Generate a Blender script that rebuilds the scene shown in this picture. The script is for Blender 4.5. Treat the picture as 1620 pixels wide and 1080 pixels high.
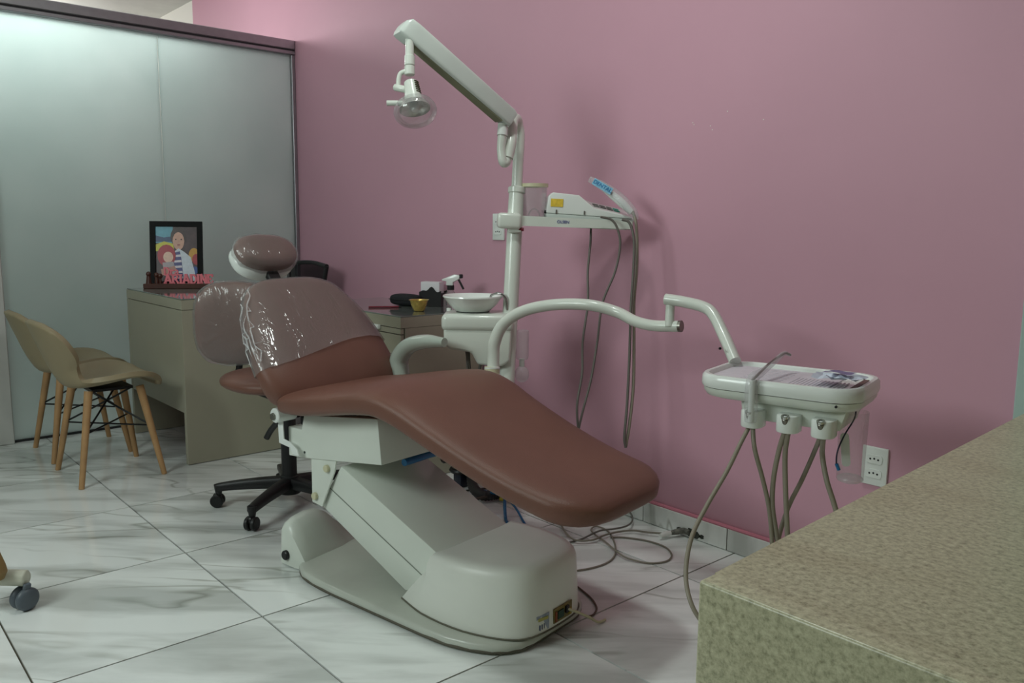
import bpy, bmesh, math, random
from mathutils import Vector, Matrix, Euler
random.seed(7)
PI = math.pi
SC = bpy.context.scene
COL = SC.collection
for o in list(bpy.data.objects):
    bpy.data.objects.remove(o)

# ---------------------------------------------------------------- camera
FOC = 1303.77
CR = Vector((0.65853216, 0.75249987, 0.00890733))
CU = Vector((-0.10977184, 0.08434116, 0.99037201))
CF = Vector((-0.74450355, 0.65316959, -0.13814466))
CP = Vector((0, 0, 1.12))
cam = bpy.data.cameras.new('camera')
cam.sensor_width = 36
cam.lens = FOC / 1620 * 36
cam.clip_start = 0.05
camo = bpy.data.objects.new('camera', cam)
COL.objects.link(camo)
camo.matrix_world = Matrix(((CR.x, CU.x, -CF.x, CP.x), (CR.y, CU.y, -CF.y, CP.y), (CR.z, CU.z, -CF.z, CP.z), (0, 0, 0, 1)))
SC.camera = camo

# ---------------------------------------------------------------- light and exposure
SC.view_settings.view_transform = 'Standard'
SC.view_settings.look = 'None'
SC.view_settings.gamma = 1
SC.view_settings.use_curve_mapping = False
SC.view_settings.exposure = 0.0
SC.cycles.use_denoising = True
SC.cycles.max_bounces = 10
SC.cycles.transparent_max_bounces = 16
SC.cycles.caustics_reflective = False
SC.cycles.caustics_refractive = False
w = bpy.data.worlds.new('world')
SC.world = w
w.use_nodes = True
w.node_tree.nodes['Background'].inputs[0].default_value = (0.8, 1.0, 0.95, 1)
w.node_tree.nodes['Background'].inputs[1].default_value = 0.02

def area(name, loc, rot, sx, sy, power, color):
    l = bpy.data.lights.new(name, 'AREA')
    l.shape = 'RECTANGLE'
    l.size = sx
    l.size_y = sy
    l.energy = power
    l.color = color
    o = bpy.data.objects.new(name, l)
    COL.objects.link(o)
    o.location = loc
    o.rotation_euler = rot
    return o
def aim(loc, target):
    return (Vector(target) - Vector(loc)).to_track_quat('-Z', 'Y').to_euler()
area('ceiling_light_room', (-1.65, 1.30, 2.70), (0, 0, 0), 0.20, 0.20, 12, (0.92, 1.0, 0.95))
area('front_window_light', (-2.15, -1.40, 2.0), aim((-2.15, -1.40, 2.0), (-2.3, 2.0, 1.0)), 1.2, 1.0, 47, (0.88, 1.0, 0.96))
for k_, y_ in enumerate((0.50, 1.05, 1.62)):
    q_ = bpy.data.lights.new('next_room_tube', 'POINT')
    q_.energy = (21, 18, 6.0)[k_]
    q_.shadow_soft_size = 0.06
    q_.color = (0.97, 1.0, 0.98)
    qo = bpy.data.objects.new('next_room_tube', q_)
    COL.objects.link(qo)
    qo.location = ((-5.20, -5.18, -5.08)[k_], y_, 2.29)
pl_ = bpy.data.lights.new('next_room_fill', 'POINT')  # unseen point light added to brighten the next room's ceiling and walls
pl_.energy = 30
pl_.shadow_soft_size = 0.15
pl_.color = (1.0, 0.98, 0.95)
plo = bpy.data.objects.new('next_room_fill', pl_)
COL.objects.link(plo)
plo.location = (-7.4, 1.3, 2.40)

# ---------------------------------------------------------------- geometry helpers
def ray(px, py):
    return CF + CR * ((px - 810) / FOC) - CU * ((py - 540) / FOC)
def at(px, py, d):
    return CP + ray(px, py) * d
def aty(px, py, y):
    r = ray(px, py)
    return CP + r * (y / r.y)
def atx(px, py, x):
    r = ray(px, py)
    return CP + r * (x / r.x)
def atz(px, py, z=0.0):
    r = ray(px, py)
    return CP + r * ((z - CP.z) / r.z)

def finish(bm, angle=35, smooth=True):
    bmesh.ops.remove_doubles(bm, verts=bm.verts, dist=1e-6)
    bmesh.ops.recalc_face_normals(bm, faces=bm.faces)

def obj(name, bm, m, parent=None, world=False, smooth=True, angle=35):
    finish(bm)
    if parent is not None and world:
        bm.transform(rootm[parent.name].inverted())
    me = bpy.data.meshes.new(name)
    bm.to_mesh(me)
    bm.free()
    mats = m if isinstance(m, (list, tuple)) else [m]
    for q in mats:
        me.materials.append(q)
    if smooth:
        me.polygons.foreach_set('use_smooth', [True] * len(me.polygons))
        me.set_sharp_from_angle(angle=math.radians(angle))
    o = bpy.data.objects.new(name, me)
    COL.objects.link(o)
    if parent is not None:
        o.parent = parent
    return o

rootm = {}
def thing(name, label, cat, loc=(0, 0, 0), rz=0.0, group=None, rot=None):
    o = bpy.data.objects.new(name, None)
    o.empty_display_size = 0.05
    COL.objects.link(o)
    o.location = loc
    e = Euler(rot if rot else (0, 0, rz))
    o.rotation_euler = e
    rootm[o.name] = Matrix.Translation(Vector(loc)) @ e.to_matrix().to_4x4()
    o['label'] = label
    o['category'] = cat
    if group:
        o['group'] = group
    return o
def tag(o, label, cat, group=None):
    o['label'] = label
    o['category'] = cat
    if group:
        o['group'] = group
    return o
def sub(o, parent, name=None):
    rootm[o.name] = rootm[parent.name]
    return o

def box(bm, c, s, bev=0.0, seg=2, M=None):
    r = bmesh.ops.create_cube(bm, size=1.0)
    vs = r['verts']
    bmesh.ops.scale(bm, vec=Vector(s), verts=vs)
    if bev > 0:
        es = list({e for v in vs for e in v.link_edges})
        rb = bmesh.ops.bevel(bm, geom=es, offset=bev, segments=seg, profile=0.5, affect='EDGES')
        vs = list({v for f in rb['faces'] for v in f.verts} | {v for v in vs if v.is_valid})
    T = Matrix.Translation(Vector(c))
    if M is not None:
        T = T @ M.to_4x4()
    for v in vs:
        v.co = T @ v.co
    return vs
def cyl(bm, p0, p1, r0, r1=None, n=20, bev=0.0):
    p0 = Vector(p0); p1 = Vector(p1)
    if r1 is None:
        r1 = r0
    d = (p1 - p0)
    L = d.length
    q = d.to_track_quat('Z', 'X').to_matrix()
    prof = [(0, r0), (L, r1)]
    if bev > 0:
        prof = [(0, r0 - bev), (bev, r0), (L - bev, r1), (L, r1 - bev)]
    rings = []
    for z, r in prof:
        rings.append([bm.verts.new(p0 + q @ Vector((r * math.cos(2 * PI * i / n), r * math.sin(2 * PI * i / n), z))) for i in range(n)])
    skin(bm, rings, True)
def skin(bm, rings, caps=True, closed=True):
    n = len(rings[0])
    for a, b in zip(rings[:-1], rings[1:]):
        for i in range(n if closed else n - 1):
            j = (i + 1) % n
            try:
                bm.faces.new((a[i], a[j], b[j], b[i]))
            except ValueError:
                pass
    if caps:
        bm.faces.new(list(reversed(rings[0])))
        bm.faces.new(rings[-1])
def lathe(bm, prof, n=32, M=None, caps=False):
    rings = []
    for r, z in prof:
        ring = []
        for i in range(n):
            a = 2 * PI * i / n
            p = Vector((r * math.cos(a), r * math.sin(a), z))
            ring.append(bm.verts.new(M @ p if M is not None else p))
        rings.append(ring)
    skin(bm, rings, caps)
def crom(P, k=8):
    P = [Vector(p) for p in P]
    if len(P) < 3:
        return P
    Q = [2 * P[0] - P[1]] + P + [2 * P[-1] - P[-2]]
    out = []
    for i in range(1, len(Q) - 2):
        a, b, c, d = Q[i - 1:i + 3]
        for j in range(k):
            t = j / k
            out.append(0.5 * ((2 * b) + (c - a) * t + (2 * a - 5 * b + 4 * c - d) * t * t + (3 * b - a - 3 * c + d) * t ** 3))
    out.append(P[-1])
    return out
def tube(bm, P, r, n=10, k=6, smooth=True, caps=True, radii=None):
    P = crom(P, k) if smooth else [Vector(p) for p in P]
    N = len(P)
    up = None
    rings = []
    for i, p in enumerate(P):
        t = (P[min(i + 1, N - 1)] - P[max(i - 1, 0)])
        if t.length < 1e-9:
            t = Vector((0, 0, 1))
        t.normalize()
        if up is None:
            up = t.orthogonal().normalized()
        up = (up - t * up.dot(t)).normalized()
        s = t.cross(up)
        if radii:
            x = i / (N - 1) * (len(radii) - 1)
            a = min(int(x), len(radii) - 2)
            rr = radii[a] + (radii[a + 1] - radii[a]) * (x - a)
        else:
            rr = r
        rings.append([bm.verts.new(p + (up * math.cos(2 * PI * q / n) + s * math.sin(2 * PI * q / n)) * rr) for q in range(n)])
    skin(bm, rings, caps)
def se(a, b, e, n):
    """superellipse outline, n points"""
    out = []
    for i in range(n):
        t = 2 * PI * (i + 0.5) / n
        c, s = math.cos(t), math.sin(t)
        out.append((a * math.copysign(abs(c) ** (2 / e), c), b * math.copysign(abs(s) ** (2 / e), s)))
    return out
def prism(bm, poly, h0, h1, M=None):
    """poly [(x,y)] extruded in z from h0 to h1"""
    M = M if M is not None else Matrix.Identity(4)
    a = [bm.verts.new(M @ Vector((x, y, h0))) for x, y in poly]
    b = [bm.verts.new(M @ Vector((x, y, h1))) for x, y in poly]
    skin(bm, [a, b], True)
def bev_all(bm, off, seg=2, ang=30):
    bmesh.ops.remove_doubles(bm, verts=bm.verts, dist=1e-6)
    bmesh.ops.recalc_face_normals(bm, faces=bm.faces)
    es = [e for e in bm.edges if len(e.link_faces) == 2 and e.calc_face_angle(0) > math.radians(ang)]
    bmesh.ops.bevel(bm, geom=es, offset=off, segments=seg, profile=0.5, affect='EDGES')
def rrect(w, d, r, n=6):
    out = []
    for cx, cy, a0 in ((w / 2 - r, d / 2 - r, 0), (-w / 2 + r, d / 2 - r, PI / 2), (-w / 2 + r, -d / 2 + r, PI), (w / 2 - r, -d / 2 + r, 1.5 * PI)):
        for i in range(n + 1):
            a = a0 + PI / 2 * i / n
            out.append((cx + r * math.cos(a), cy + r * math.sin(a)))
    return out
B = bmesh.new

# ---------------------------------------------------------------- materials
def lin(c):
    return tuple(((x / 255) / 12.92 if x / 255 <= 0.04045 else ((x / 255 + 0.055) / 1.055) ** 2.4) for x in c)
def mat(name, rgb, rough=0.5, metal=0.0, var=0.06, vscale=6.0, bump=0.0, bscale=60.0, coat=0.0, spec=0.5, trans=0.0, ior=1.45, alpha=1.0, emis=None, estr=0.0):
    m = bpy.data.materials.new(name)
    m.use_nodes = True
    nt = m.node_tree
    b = nt.nodes['Principled BSDF']
    c = lin(rgb) if max(rgb) > 1 else rgb
    tc = nt.nodes.new('ShaderNodeTexCoord')
    n = nt.nodes.new('ShaderNodeTexNoise')
    n.inputs['Scale'].default_value = vscale
    n.inputs['Detail'].default_value = 4
    nt.links.new(tc.outputs['Object'], n.inputs['Vector'])
    r = nt.nodes.new('ShaderNodeValToRGB')
    r.color_ramp.elements[0].position = 0.3
    r.color_ramp.elements[1].position = 0.7
    r.color_ramp.elements[0].color = (*[x * (1 - var) for x in c], 1)
    r.color_ramp.elements[1].color = (*[min(1, x * (1 + var)) for x in c], 1)
    nt.links.new(n.outputs['Fac'], r.inputs['Fac'])
    nt.links.new(r.outputs['Color'], b.inputs['Base Color'])
    b.inputs['Roughness'].default_value = rough
    b.inputs['Metallic'].default_value = metal
    b.inputs['Specular IOR Level'].default_value = spec
    b.inputs['Coat Weight'].default_value = coat
    b.inputs['Coat Roughness'].default_value = 0.08
    b.inputs['Transmission Weight'].default_value = trans
    b.inputs['IOR'].default_value = ior
    b.inputs['Alpha'].default_value = alpha
    if emis:
        b.inputs['Emission Color'].default_value = (*lin(emis), 1)
        b.inputs['Emission Strength'].default_value = estr
    if bump > 0:
        n2 = nt.nodes.new('ShaderNodeTexNoise')
        n2.inputs['Scale'].default_value = bscale
        n2.inputs['Detail'].default_value = 3
        nt.links.new(tc.outputs['Object'], n2.inputs['Vector'])
        bp = nt.nodes.new('ShaderNodeBump')
        bp.inputs['Strength'].default_value = bump
        bp.inputs['Distance'].default_value = 0.004
        nt.links.new(n2.outputs['Fac'], bp.inputs['Height'])
        nt.links.new(bp.outputs['Normal'], b.inputs['Normal'])
    return m

def marble():
    m = bpy.data.materials.new('marble_tile')
    m.use_nodes = True
    nt = m.node_tree
    L = nt.links.new
    N = nt.nodes.new
    b = nt.nodes['Principled BSDF']
    tc = N('ShaderNodeTexCoord')
    oi = N('ShaderNodeObjectInfo')
    mp = N('ShaderNodeMapping')
    mp.inputs['Rotation'].default_value = (0, 0, math.radians(-47))
    L(tc.outputs['Object'], mp.inputs['Vector'])
    mul = N('ShaderNodeVectorMath')
    mul.operation = 'SCALE'
    mul.inputs[0].default_value = (13.7, 29.1, 7.3)
    L(oi.outputs['Random'], mul.inputs['Scale'])
    L(mul.outputs[0], mp.inputs['Location'])
    st = N('ShaderNodeMapping')
    st.inputs['Scale'].default_value = (1.0, 4.6, 1)
    L(mp.outputs[0], st.inputs['Vector'])
    # broad soft clouds
    n1 = N('ShaderNodeTexNoise')
    n1.inputs['Scale'].default_value = 1.6
    n1.inputs['Detail'].default_value = 5
    n1.inputs['Distortion'].default_value = 0.35
    L(st.outputs[0], n1.inputs['Vector'])
    r1 = N('ShaderNodeValToRGB')
    r1.color_ramp.elements[0].position = 0.36
    r1.color_ramp.elements[0].color = (*lin((198, 202, 199)), 1)
    r1.color_ramp.elements[1].position = 0.56
    r1.color_ramp.elements[1].color = (*lin((236, 240, 238)), 1)
    L(n1.outputs['Fac'], r1.inputs['Fac'])
    # thin veins: |noise-0.5| narrow band
    n2 = N('ShaderNodeTexNoise')
    n2.inputs['Scale'].default_value = 1.1
    n2.inputs['Detail'].default_value = 3
    n2.inputs['Roughness'].default_value = 0.45
    n2.inputs['Distortion'].default_value = 0.35
    L(st.outputs[0], n2.inputs['Vector'])
    s = N('ShaderNodeMath'); s.operation = 'SUBTRACT'; s.inputs[1].default_value = 0.5
    L(n2.outputs['Fac'], s.inputs[0])
    a = N('ShaderNodeMath'); a.operation = 'ABSOLUTE'
    L(s.outputs[0], a.inputs[0])
    r2 = N('ShaderNodeValToRGB')
    r2.color_ramp.elements[0].position = 0.0
    r2.color_ramp.elements[0].color = (0.60, 0.60, 0.57, 1)
    r2.color_ramp.elements[1].position = 0.018
    r2.color_ramp.elements[1].color = (1, 1, 1, 1)
    L(a.outputs[0], r2.inputs['Fac'])
    # vein strength mask
    n3 = N('ShaderNodeTexNoise')
    n3.inputs['Scale'].default_value = 2.2
    L(mp.outputs[0], n3.inputs['Vector'])
    r3 = N('ShaderNodeValToRGB')
    r3.color_ramp.elements[0].position = 0.42
    r3.color_ramp.elements[1].position = 0.6
    L(n3.outputs['Fac'], r3.inputs['Fac'])
    mx = N('ShaderNodeMix')
    mx.data_type = 'RGBA'
    mx.blend_type = 'MULTIPLY'
    L(r3.outputs['Color'], mx.inputs['Factor'])
    L(r1.outputs['Color'], mx.inputs['A'])
    L(r2.outputs['Color'], mx.inputs['B'])
    L(mx.outputs['Result'], b.inputs['Base Color'])
    b.inputs['Roughness'].default_value = 0.10
    b.inputs['Specular IOR Level'].default_value = 0.55
    return m

def granite():
    m = bpy.data.materials.new('beige_granite')
    m.use_nodes = True
    nt = m.node_tree
    L = nt.links.new
    N = nt.nodes.new
    b = nt.nodes['Principled BSDF']
    tc = N('ShaderNodeTexCoord')
    n1 = N('ShaderNodeTexNoise'); n1.inputs['Scale'].default_value = 150; n1.inputs['Detail'].default_value = 5; n1.inputs['Roughness'].default_value = 0.7
    L(tc.outputs['Object'], n1.inputs['Vector'])
    r1 = N('ShaderNodeValToRGB')
    e = r1.color_ramp.elements
    e[0].position = 0.30; e[0].color = (*lin((138, 136, 108)), 1)
    e[1].position = 0.72; e[1].color = (*lin((214, 212, 180)), 1)
    x = r1.color_ramp.elements.new(0.5); x.color = (*lin((187, 184, 152)), 1)
    L(n1.outputs['Fac'], r1.inputs['Fac'])
    mp = N('ShaderNodeMapping'); mp.inputs['Rotation'].default_value = (0, 0, 0.5); mp.inputs['Scale'].default_value = (4, 14, 4)
    L(tc.outputs['Object'], mp.inputs['Vector'])
    n2 = N('ShaderNodeTexNoise'); n2.inputs['Scale'].default_value = 1.0; n2.inputs['Detail'].default_value = 6; n2.inputs['Distortion'].default_value = 0.4
    L(mp.outputs[0], n2.inputs['Vector'])
    r2 = N('ShaderNodeValToRGB')
    r2.color_ramp.elements[0].position = 0.28; r2.color_ramp.elements[0].color = (0.72, 0.66, 0.58, 1)
    r2.color_ramp.elements[1].position = 0.52; r2.color_ramp.elements[1].color = (1, 1, 1, 1)
    L(n2.outputs['Fac'], r2.inputs['Fac'])
    mx = N('ShaderNodeMix'); mx.data_type = 'RGBA'; mx.blend_type = 'MULTIPLY'; mx.inputs['Factor'].default_value = 0.45
    L(r1.outputs['Color'], mx.inputs['A']); L(r2.outputs['Color'], mx.inputs['B'])
    v = N('ShaderNodeTexVoronoi'); v.inputs['Scale'].default_value = 130
    L(tc.outputs['Object'], v.inputs['Vector'])
    r3 = N('ShaderNodeValToRGB')
    r3.color_ramp.elements[0].position = 0.10; r3.color_ramp.elements[0].color = (0.6, 0.57, 0.5, 1)
    r3.color_ramp.elements[1].position = 0.26; r3.color_ramp.elements[1].color = (1, 1, 1, 1)
    L(v.outputs['Distance'], r3.inputs['Fac'])
    mx2 = N('ShaderNodeMix'); mx2.data_type = 'RGBA'; mx2.blend_type = 'MULTIPLY'; mx2.inputs['Factor'].default_value = 0.45
    L(mx.outputs['Result'], mx2.inputs['A']); L(r3.outputs['Color'], mx2.inputs['B'])
    L(mx2.outputs['Result'], b.inputs['Base Color'])
    b.inputs['Roughness'].default_value = 0.32
    return m

def film(name, tint=(0.93, 0.93, 0.93), gloss=0.12, bump=0.5, scale=9.0, haze=0.12, rough=0.12, k=0.8):
    """thin clear plastic: transparent + glossy + slight haze, creased"""
    m = bpy.data.materials.new(name)
    m.use_nodes = True
    nt = m.node_tree
    for n in list(nt.nodes):
        nt.nodes.remove(n)
    L = nt.links.new
    N = nt.nodes.new
    out = N('ShaderNodeOutputMaterial')
    tr = N('ShaderNodeBsdfTransparent'); tr.inputs[0].default_value = (*tint, 1)
    gl = N('ShaderNodeBsdfGlossy'); gl.inputs['Roughness'].default_value = rough
    df = N('ShaderNodeBsdfDiffuse'); df.inputs[0].default_value = (0.92, 0.92, 0.92, 1)
    tc = N('ShaderNodeTexCoord')
    nz = N('ShaderNodeTexNoise'); nz.inputs['Scale'].default_value = scale; nz.inputs['Detail'].default_value = 3; nz.inputs['Distortion'].default_value = 2.0
    mp = N('ShaderNodeMapping'); mp.inputs['Scale'].default_value = (1, 2.6, 1)
    L(tc.outputs['Object'], mp.inputs[0]); L(mp.outputs[0], nz.inputs['Vector'])
    s = N('ShaderNodeMath'); s.operation = 'SUBTRACT'; s.inputs[1].default_value = 0.5
    L(nz.outputs['Fac'], s.inputs[0])
    a = N('ShaderNodeMath'); a.operation = 'ABSOLUTE'; L(s.outputs[0], a.inputs[0])
    bp = N('ShaderNodeBump'); bp.inputs['Strength'].default_value = bump; bp.inputs['Distance'].default_value = 0.03
    L(a.outputs[0], bp.inputs['Height'])
    L(bp.outputs[0], gl.inputs['Normal'])
    fr = N('ShaderNodeFresnel'); fr.inputs['IOR'].default_value = 1.5
    L(bp.outputs[0], fr.inputs['Normal'])
    ad = N('ShaderNodeMath'); ad.operation = 'MULTIPLY_ADD'; ad.inputs[1].default_value = k; ad.inputs[2].default_value = gloss
    L(fr.outputs[0], ad.inputs[0])
    m1 = N('ShaderNodeMixShader'); m1.inputs[0].default_value = haze
    L(tr.outputs[0], m1.inputs[1]); L(df.outputs[0], m1.inputs[2])
    m2 = N('ShaderNodeMixShader')
    L(ad.outputs[0], m2.inputs[0]); L(m1.outputs[0], m2.inputs[1]); L(gl.outputs[0], m2.inputs[2])
    L(m2.outputs[0], out.inputs[0])
    return m

def frosted():
    m = bpy.data.materials.new('frosted_glass')
    m.use_nodes = True
    nt = m.node_tree
    for n in list(nt.nodes):
        nt.nodes.remove(n)
    L = nt.links.new
    N = nt.nodes.new
    out = N('ShaderNodeOutputMaterial')
    tl = N('ShaderNodeBsdfTranslucent'); 
    df = N('ShaderNodeBsdfDiffuse'); 
    gl = N('ShaderNodeBsdfGlossy'); gl.inputs['Roughness'].default_value = 0.38
    gl.inputs[0].default_value = (0.8, 0.95, 0.93, 1)
    tc = N('ShaderNodeTexCoord')
    nz = N('ShaderNodeTexNoise'); nz.inputs['Scale'].default_value = 2.5; nz.inputs['Detail'].default_value = 3
    L(tc.outputs['Object'], nz.inputs['Vector'])
    r = N('ShaderNodeValToRGB')
    r.color_ramp.elements[0].position = 0.3; r.color_ramp.elements[0].color = (0.74, 0.83, 0.81, 1)
    r.color_ramp.elements[1].position = 0.7; r.color_ramp.elements[1].color = (0.82, 0.90, 0.88, 1)
    L(nz.outputs['Fac'], r.inputs['Fac'])
    L(r.outputs[0], tl.inputs[0])
    df.inputs[0].default_value = (0.08, 0.17, 0.16, 1)
    m1 = N('ShaderNodeMixShader'); m1.inputs[0].default_value = 0.25
    L(tl.outputs[0], m1.inputs[1]); L(df.outputs[0], m1.inputs[2])
    m2 = N('ShaderNodeMixShader'); m2.inputs[0].default_value = 0.10
    L(m1.outputs[0], m2.inputs[1]); L(gl.outputs[0], m2.inputs[2])
    L(m2.outputs[0], out.inputs[0])
    return m

M = {}
M['pink'] = mat('pink_wall_paint', (200, 152, 169), 0.55, var=0.03, vscale=1.5, bump=0.03, bscale=25)
M['white_wall'] = mat('white_wall_paint', (225, 222, 214), 0.6, var=0.03, vscale=2)
M['ceiling'] = mat('ceiling_paint', (215, 215, 210), 0.8)
M['dim_wall'] = mat('grey_wall_paint', (150, 150, 145), 0.8)
M['grout'] = mat('grout', (92, 86, 74), 0.9, var=0.2, vscale=20)
M['marble'] = marble()
M['granite'] = granite()
M['frost'] = frosted()
M['alu'] = mat('brushed_aluminium', (160, 158, 162), 0.38, 0.85, var=0.05, vscale=30)
M['darkgroove'] = mat('dark_groove', (40, 40, 42), 0.6)
M['jamb'] = mat('white_door_paint', (190, 190, 186), 0.45)
M['cream'] = mat('cream_enamel', (214, 219, 210), 0.28, var=0.03, vscale=4, coat=0.3)
M['creamsteel'] = mat('cream_painted_steel', (214, 219, 210), 0.35, var=0.04, vscale=3, coat=0.15)
M['plate'] = mat('worn_cream_plate', (190, 194, 184), 0.33, var=0.08, vscale=5, coat=0.2)
M['whiteplastic'] = mat('white_plastic', (226, 230, 226), 0.25, var=0.02, coat=0.3)
M['ivory'] = mat('ivory_plastic', (200, 196, 164), 0.4)
M['vinyl'] = mat('brown_vinyl', (114, 77, 65), 0.42, var=0.07, vscale=5, bump=0.22, bscale=420, spec=0.45)
M['film'] = film('cling_film', tint=(0.98, 0.97, 0.97), gloss=0.012, bump=0.42, scale=5.0, haze=0.10, rough=0.12, k=0.6)
M['clear'] = film('clear_plastic', gloss=0.02, bump=0.05, scale=3.0, haze=0.08, rough=0.03, k=0.2)
M['bag'] = film('clear_bag', tint=(0.97, 0.97, 0.98), gloss=0.03, bump=0.25, scale=12.0, haze=0.24, rough=0.15, k=0.2)
M['black'] = mat('black_plastic', (26, 26, 27), 0.42, var=0.15)
M['frameblack'] = mat('black_frame', (9, 9, 10), 0.5, var=0.1, spec=0.15)
M['rubber'] = mat('black_rubber', (20, 20, 20), 0.7)
M['chrome'] = mat('chrome', (190, 190, 188), 0.12, 1.0, var=0.03)
M['steel'] = mat('dull_steel', (130, 128, 120), 0.35, 0.9)
M['laminate'] = mat('taupe_laminate', (156, 152, 134), 0.42, var=0.03, vscale=3)
M['tabletop'] = mat('grey_glass_top', (112, 122, 116), 0.05, var=0.03, spec=0.9, coat=0.6)
M['glassedge'] = mat('dark_glass_edge', (30, 52, 46), 0.15)
M['beige'] = mat('beige_leatherette', (148, 134, 106), 0.48, var=0.04, bump=0.12, bscale=250)
M['wood'] = mat('beech_wood', (172, 134, 92), 0.45, var=0.14, vscale=14)
M['wire'] = mat('black_wire', (16, 16, 17), 0.4)
M['hose'] = mat('grey_hose', (140, 132, 118), 0.45, var=0.05)
M['hosedark'] = mat('dark_grey_hose', (104, 100, 94), 0.5)
M['cable'] = mat('grey_cable', (128, 122, 110), 0.55)
M['blue'] = mat('blue_tube', (20, 100, 150), 0.35)
M['yellow'] = mat('yellow_plastic', (205, 190, 50), 0.4)
M['gold'] = mat('gold_foil', (226, 196, 110), 0.25, 0.7, var=0.2, vscale=60, bump=0.6, bscale=90)
M['case'] = mat('black_fabric_case', (28, 29, 33), 0.8, bump=0.3, bscale=300)
M['red'] = mat('dark_red_plastic', (120, 30, 48), 0.4)
M['pinkletter'] = mat('pink_letters', (236, 128, 140), 0.45, var=0.03)
M['darkwood'] = mat('dark_brown_wood', (72, 38, 28), 0.35, var=0.15, vscale=20)
M['tan'] = mat('tan_wood_panel', (150, 122, 76), 0.45, var=0.12, vscale=10)
M['casterg'] = mat('grey_caster', (84, 92, 100), 0.42)
M['paper'] = mat('white_paper', (222, 220, 224), 0.7, var=0.03, vscale=30)
M['ink'] = mat('blue_ink', (60, 60, 150), 0.5)
M['mesh'] = None
def mesh_fabric():
    m = film('black_mesh_fabric', tint=(0.55, 0.55, 0.55), gloss=0.0, bump=0.0, haze=0.78, rough=0.6, k=0.0)
    for n in m.node_tree.nodes:
        if n.type == 'BSDF_DIFFUSE':
            n.inputs[0].default_value = (0.02, 0.02, 0.022, 1)
    return m
M['mesh'] = mesh_fabric()

# ================================================================ SETTING
WY = 2.408          # pink wall plane
PX = -4.78          # glass partition plane
CH = 2.75
def struct(name, bm, m, parent=None, smooth=False):
    o = obj(name, bm, m, parent, smooth=smooth)
    if parent is None:
        o['kind'] = 'structure'
    return o

bm = B(); box(bm, (-3.5, 0.6, -0.03), (13.4, 4.6, 0.05))
floor = struct('floor', bm, M['grout'])
TX, TY = 0.610, 0.579
x0, y0 = -1.547, 0.944
G = 0.0055
tile_me = {}
for i in range(-6, 6):
    for j in range(-3, 3):
        xa, xb = x0 + i * TX, x0 + (i + 1) * TX
        ya, yb = y0 + j * TY, y0 + (j + 1) * TY
        yb = min(yb, WY - 0.006)
        if xb > 1.5:
            continue
        sx, sy = xb - xa - G, yb - ya - G
        key = (round(sx, 3), round(sy, 3))
        if key not in tile_me:
            bm = B()
            vs = box(bm, (0, 0, 0), (sx, sy, 0.008))
            finish(bm)
            me = bpy.data.meshes.new('floor_tile'); bm.to_mesh(me); bm.free(); me.materials.append(M['marble'])
            tile_me[key] = me
        t = bpy.data.objects.new('floor_tile', tile_me[key])
        COL.objects.link(t)
        t.location = ((xa + xb) / 2, (ya + yb) / 2, -0.004)
        t.parent = floor

bm = B(); box(bm, (-2.38, WY + 0.06, CH / 2 - 0.02), (7.96, 0.12, CH + 0.04))
wall_back = struct('wall_back', bm, M['pink'])
bm = B(); box(bm, (-8.13, WY + 0.06, CH / 2 - 0.02), (3.54, 0.12, CH + 0.04))
struct('wall_back_far', bm, M['white_wall'])
bm = B(); box(bm, (-4.25, 0.5, CH + 0.05), (11.3, 4.1, 0.1))
struct('ceiling', bm, M['ceiling'])
bm = B(); box(bm, (1.58, 0.5, CH / 2), (0.1, 4.05, CH - 0.002))
struct('wall_right', bm, M['dim_wall'])
bm = B(); box(bm, (-4.25, -1.53, CH / 2), (11.3, 0.1, CH - 0.002))
struct('wall_front', bm, M['dim_wall'])
bm = B(); box(bm, (-9.85, 0.5, CH / 2), (0.1, 3.8, CH - 0.002))
struct('wall_far', bm, M['white_wall'])

for k_, (px_, py_) in enumerate(((1096, 194), (1124, 199), (1151, 176), (1127, 205), (1208, 189), (1098, 197))):
    q_ = aty(px_, py_, WY)
    bm = B()
    prism(bm, [((0.0022 + 0.0008 * math.sin(a * 2.3 + k_)) * math.cos(a * PI / 4), (0.0016 + 0.0006 * math.cos(a * 1.7 + k_)) * math.sin(a * PI / 4)) for a in range(8)], 0.0, 0.0006, Matrix.Translation(q_) @ Matrix.Rotation(PI / 2, 4, 'X'))
    obj('paint_chip', bm, M['white_wall'], wall_back, smooth=False)
# skirting of marble tiles along the pink wall, with a pink paint bead on top
bm = B(); box(bm, (-2.15, WY - 0.004, 0.041), (5.25, 0.010, 0.080))
bb = struct('baseboard_back', bm, M['grout'])
xs = [-4.76, -4.15, -3.54, -2.93, -2.32, -1.955, -1.578, -1.395, -1.03, -0.42, 0.19, 0.47]
for a, b_ in zip(xs[:-1], xs[1:]):
    bm = B(); box(bm, ((a + b_) / 2, WY - 0.0105, 0.0405), (b_ - a - 0.004, 0.009, 0.077), 0.001, 1)
    obj('skirting_tile', bm, M['marble'], bb, smooth=False)
bm = B()
tube(bm, [(-4.76, WY - 0.006, 0.084), (0.47, WY - 0.006, 0.084)], 0.007, 8, smooth=False)
obj('paint_bead', bm, mat('pink_bead_paint', (205, 130, 148), 0.35), bb)

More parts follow.
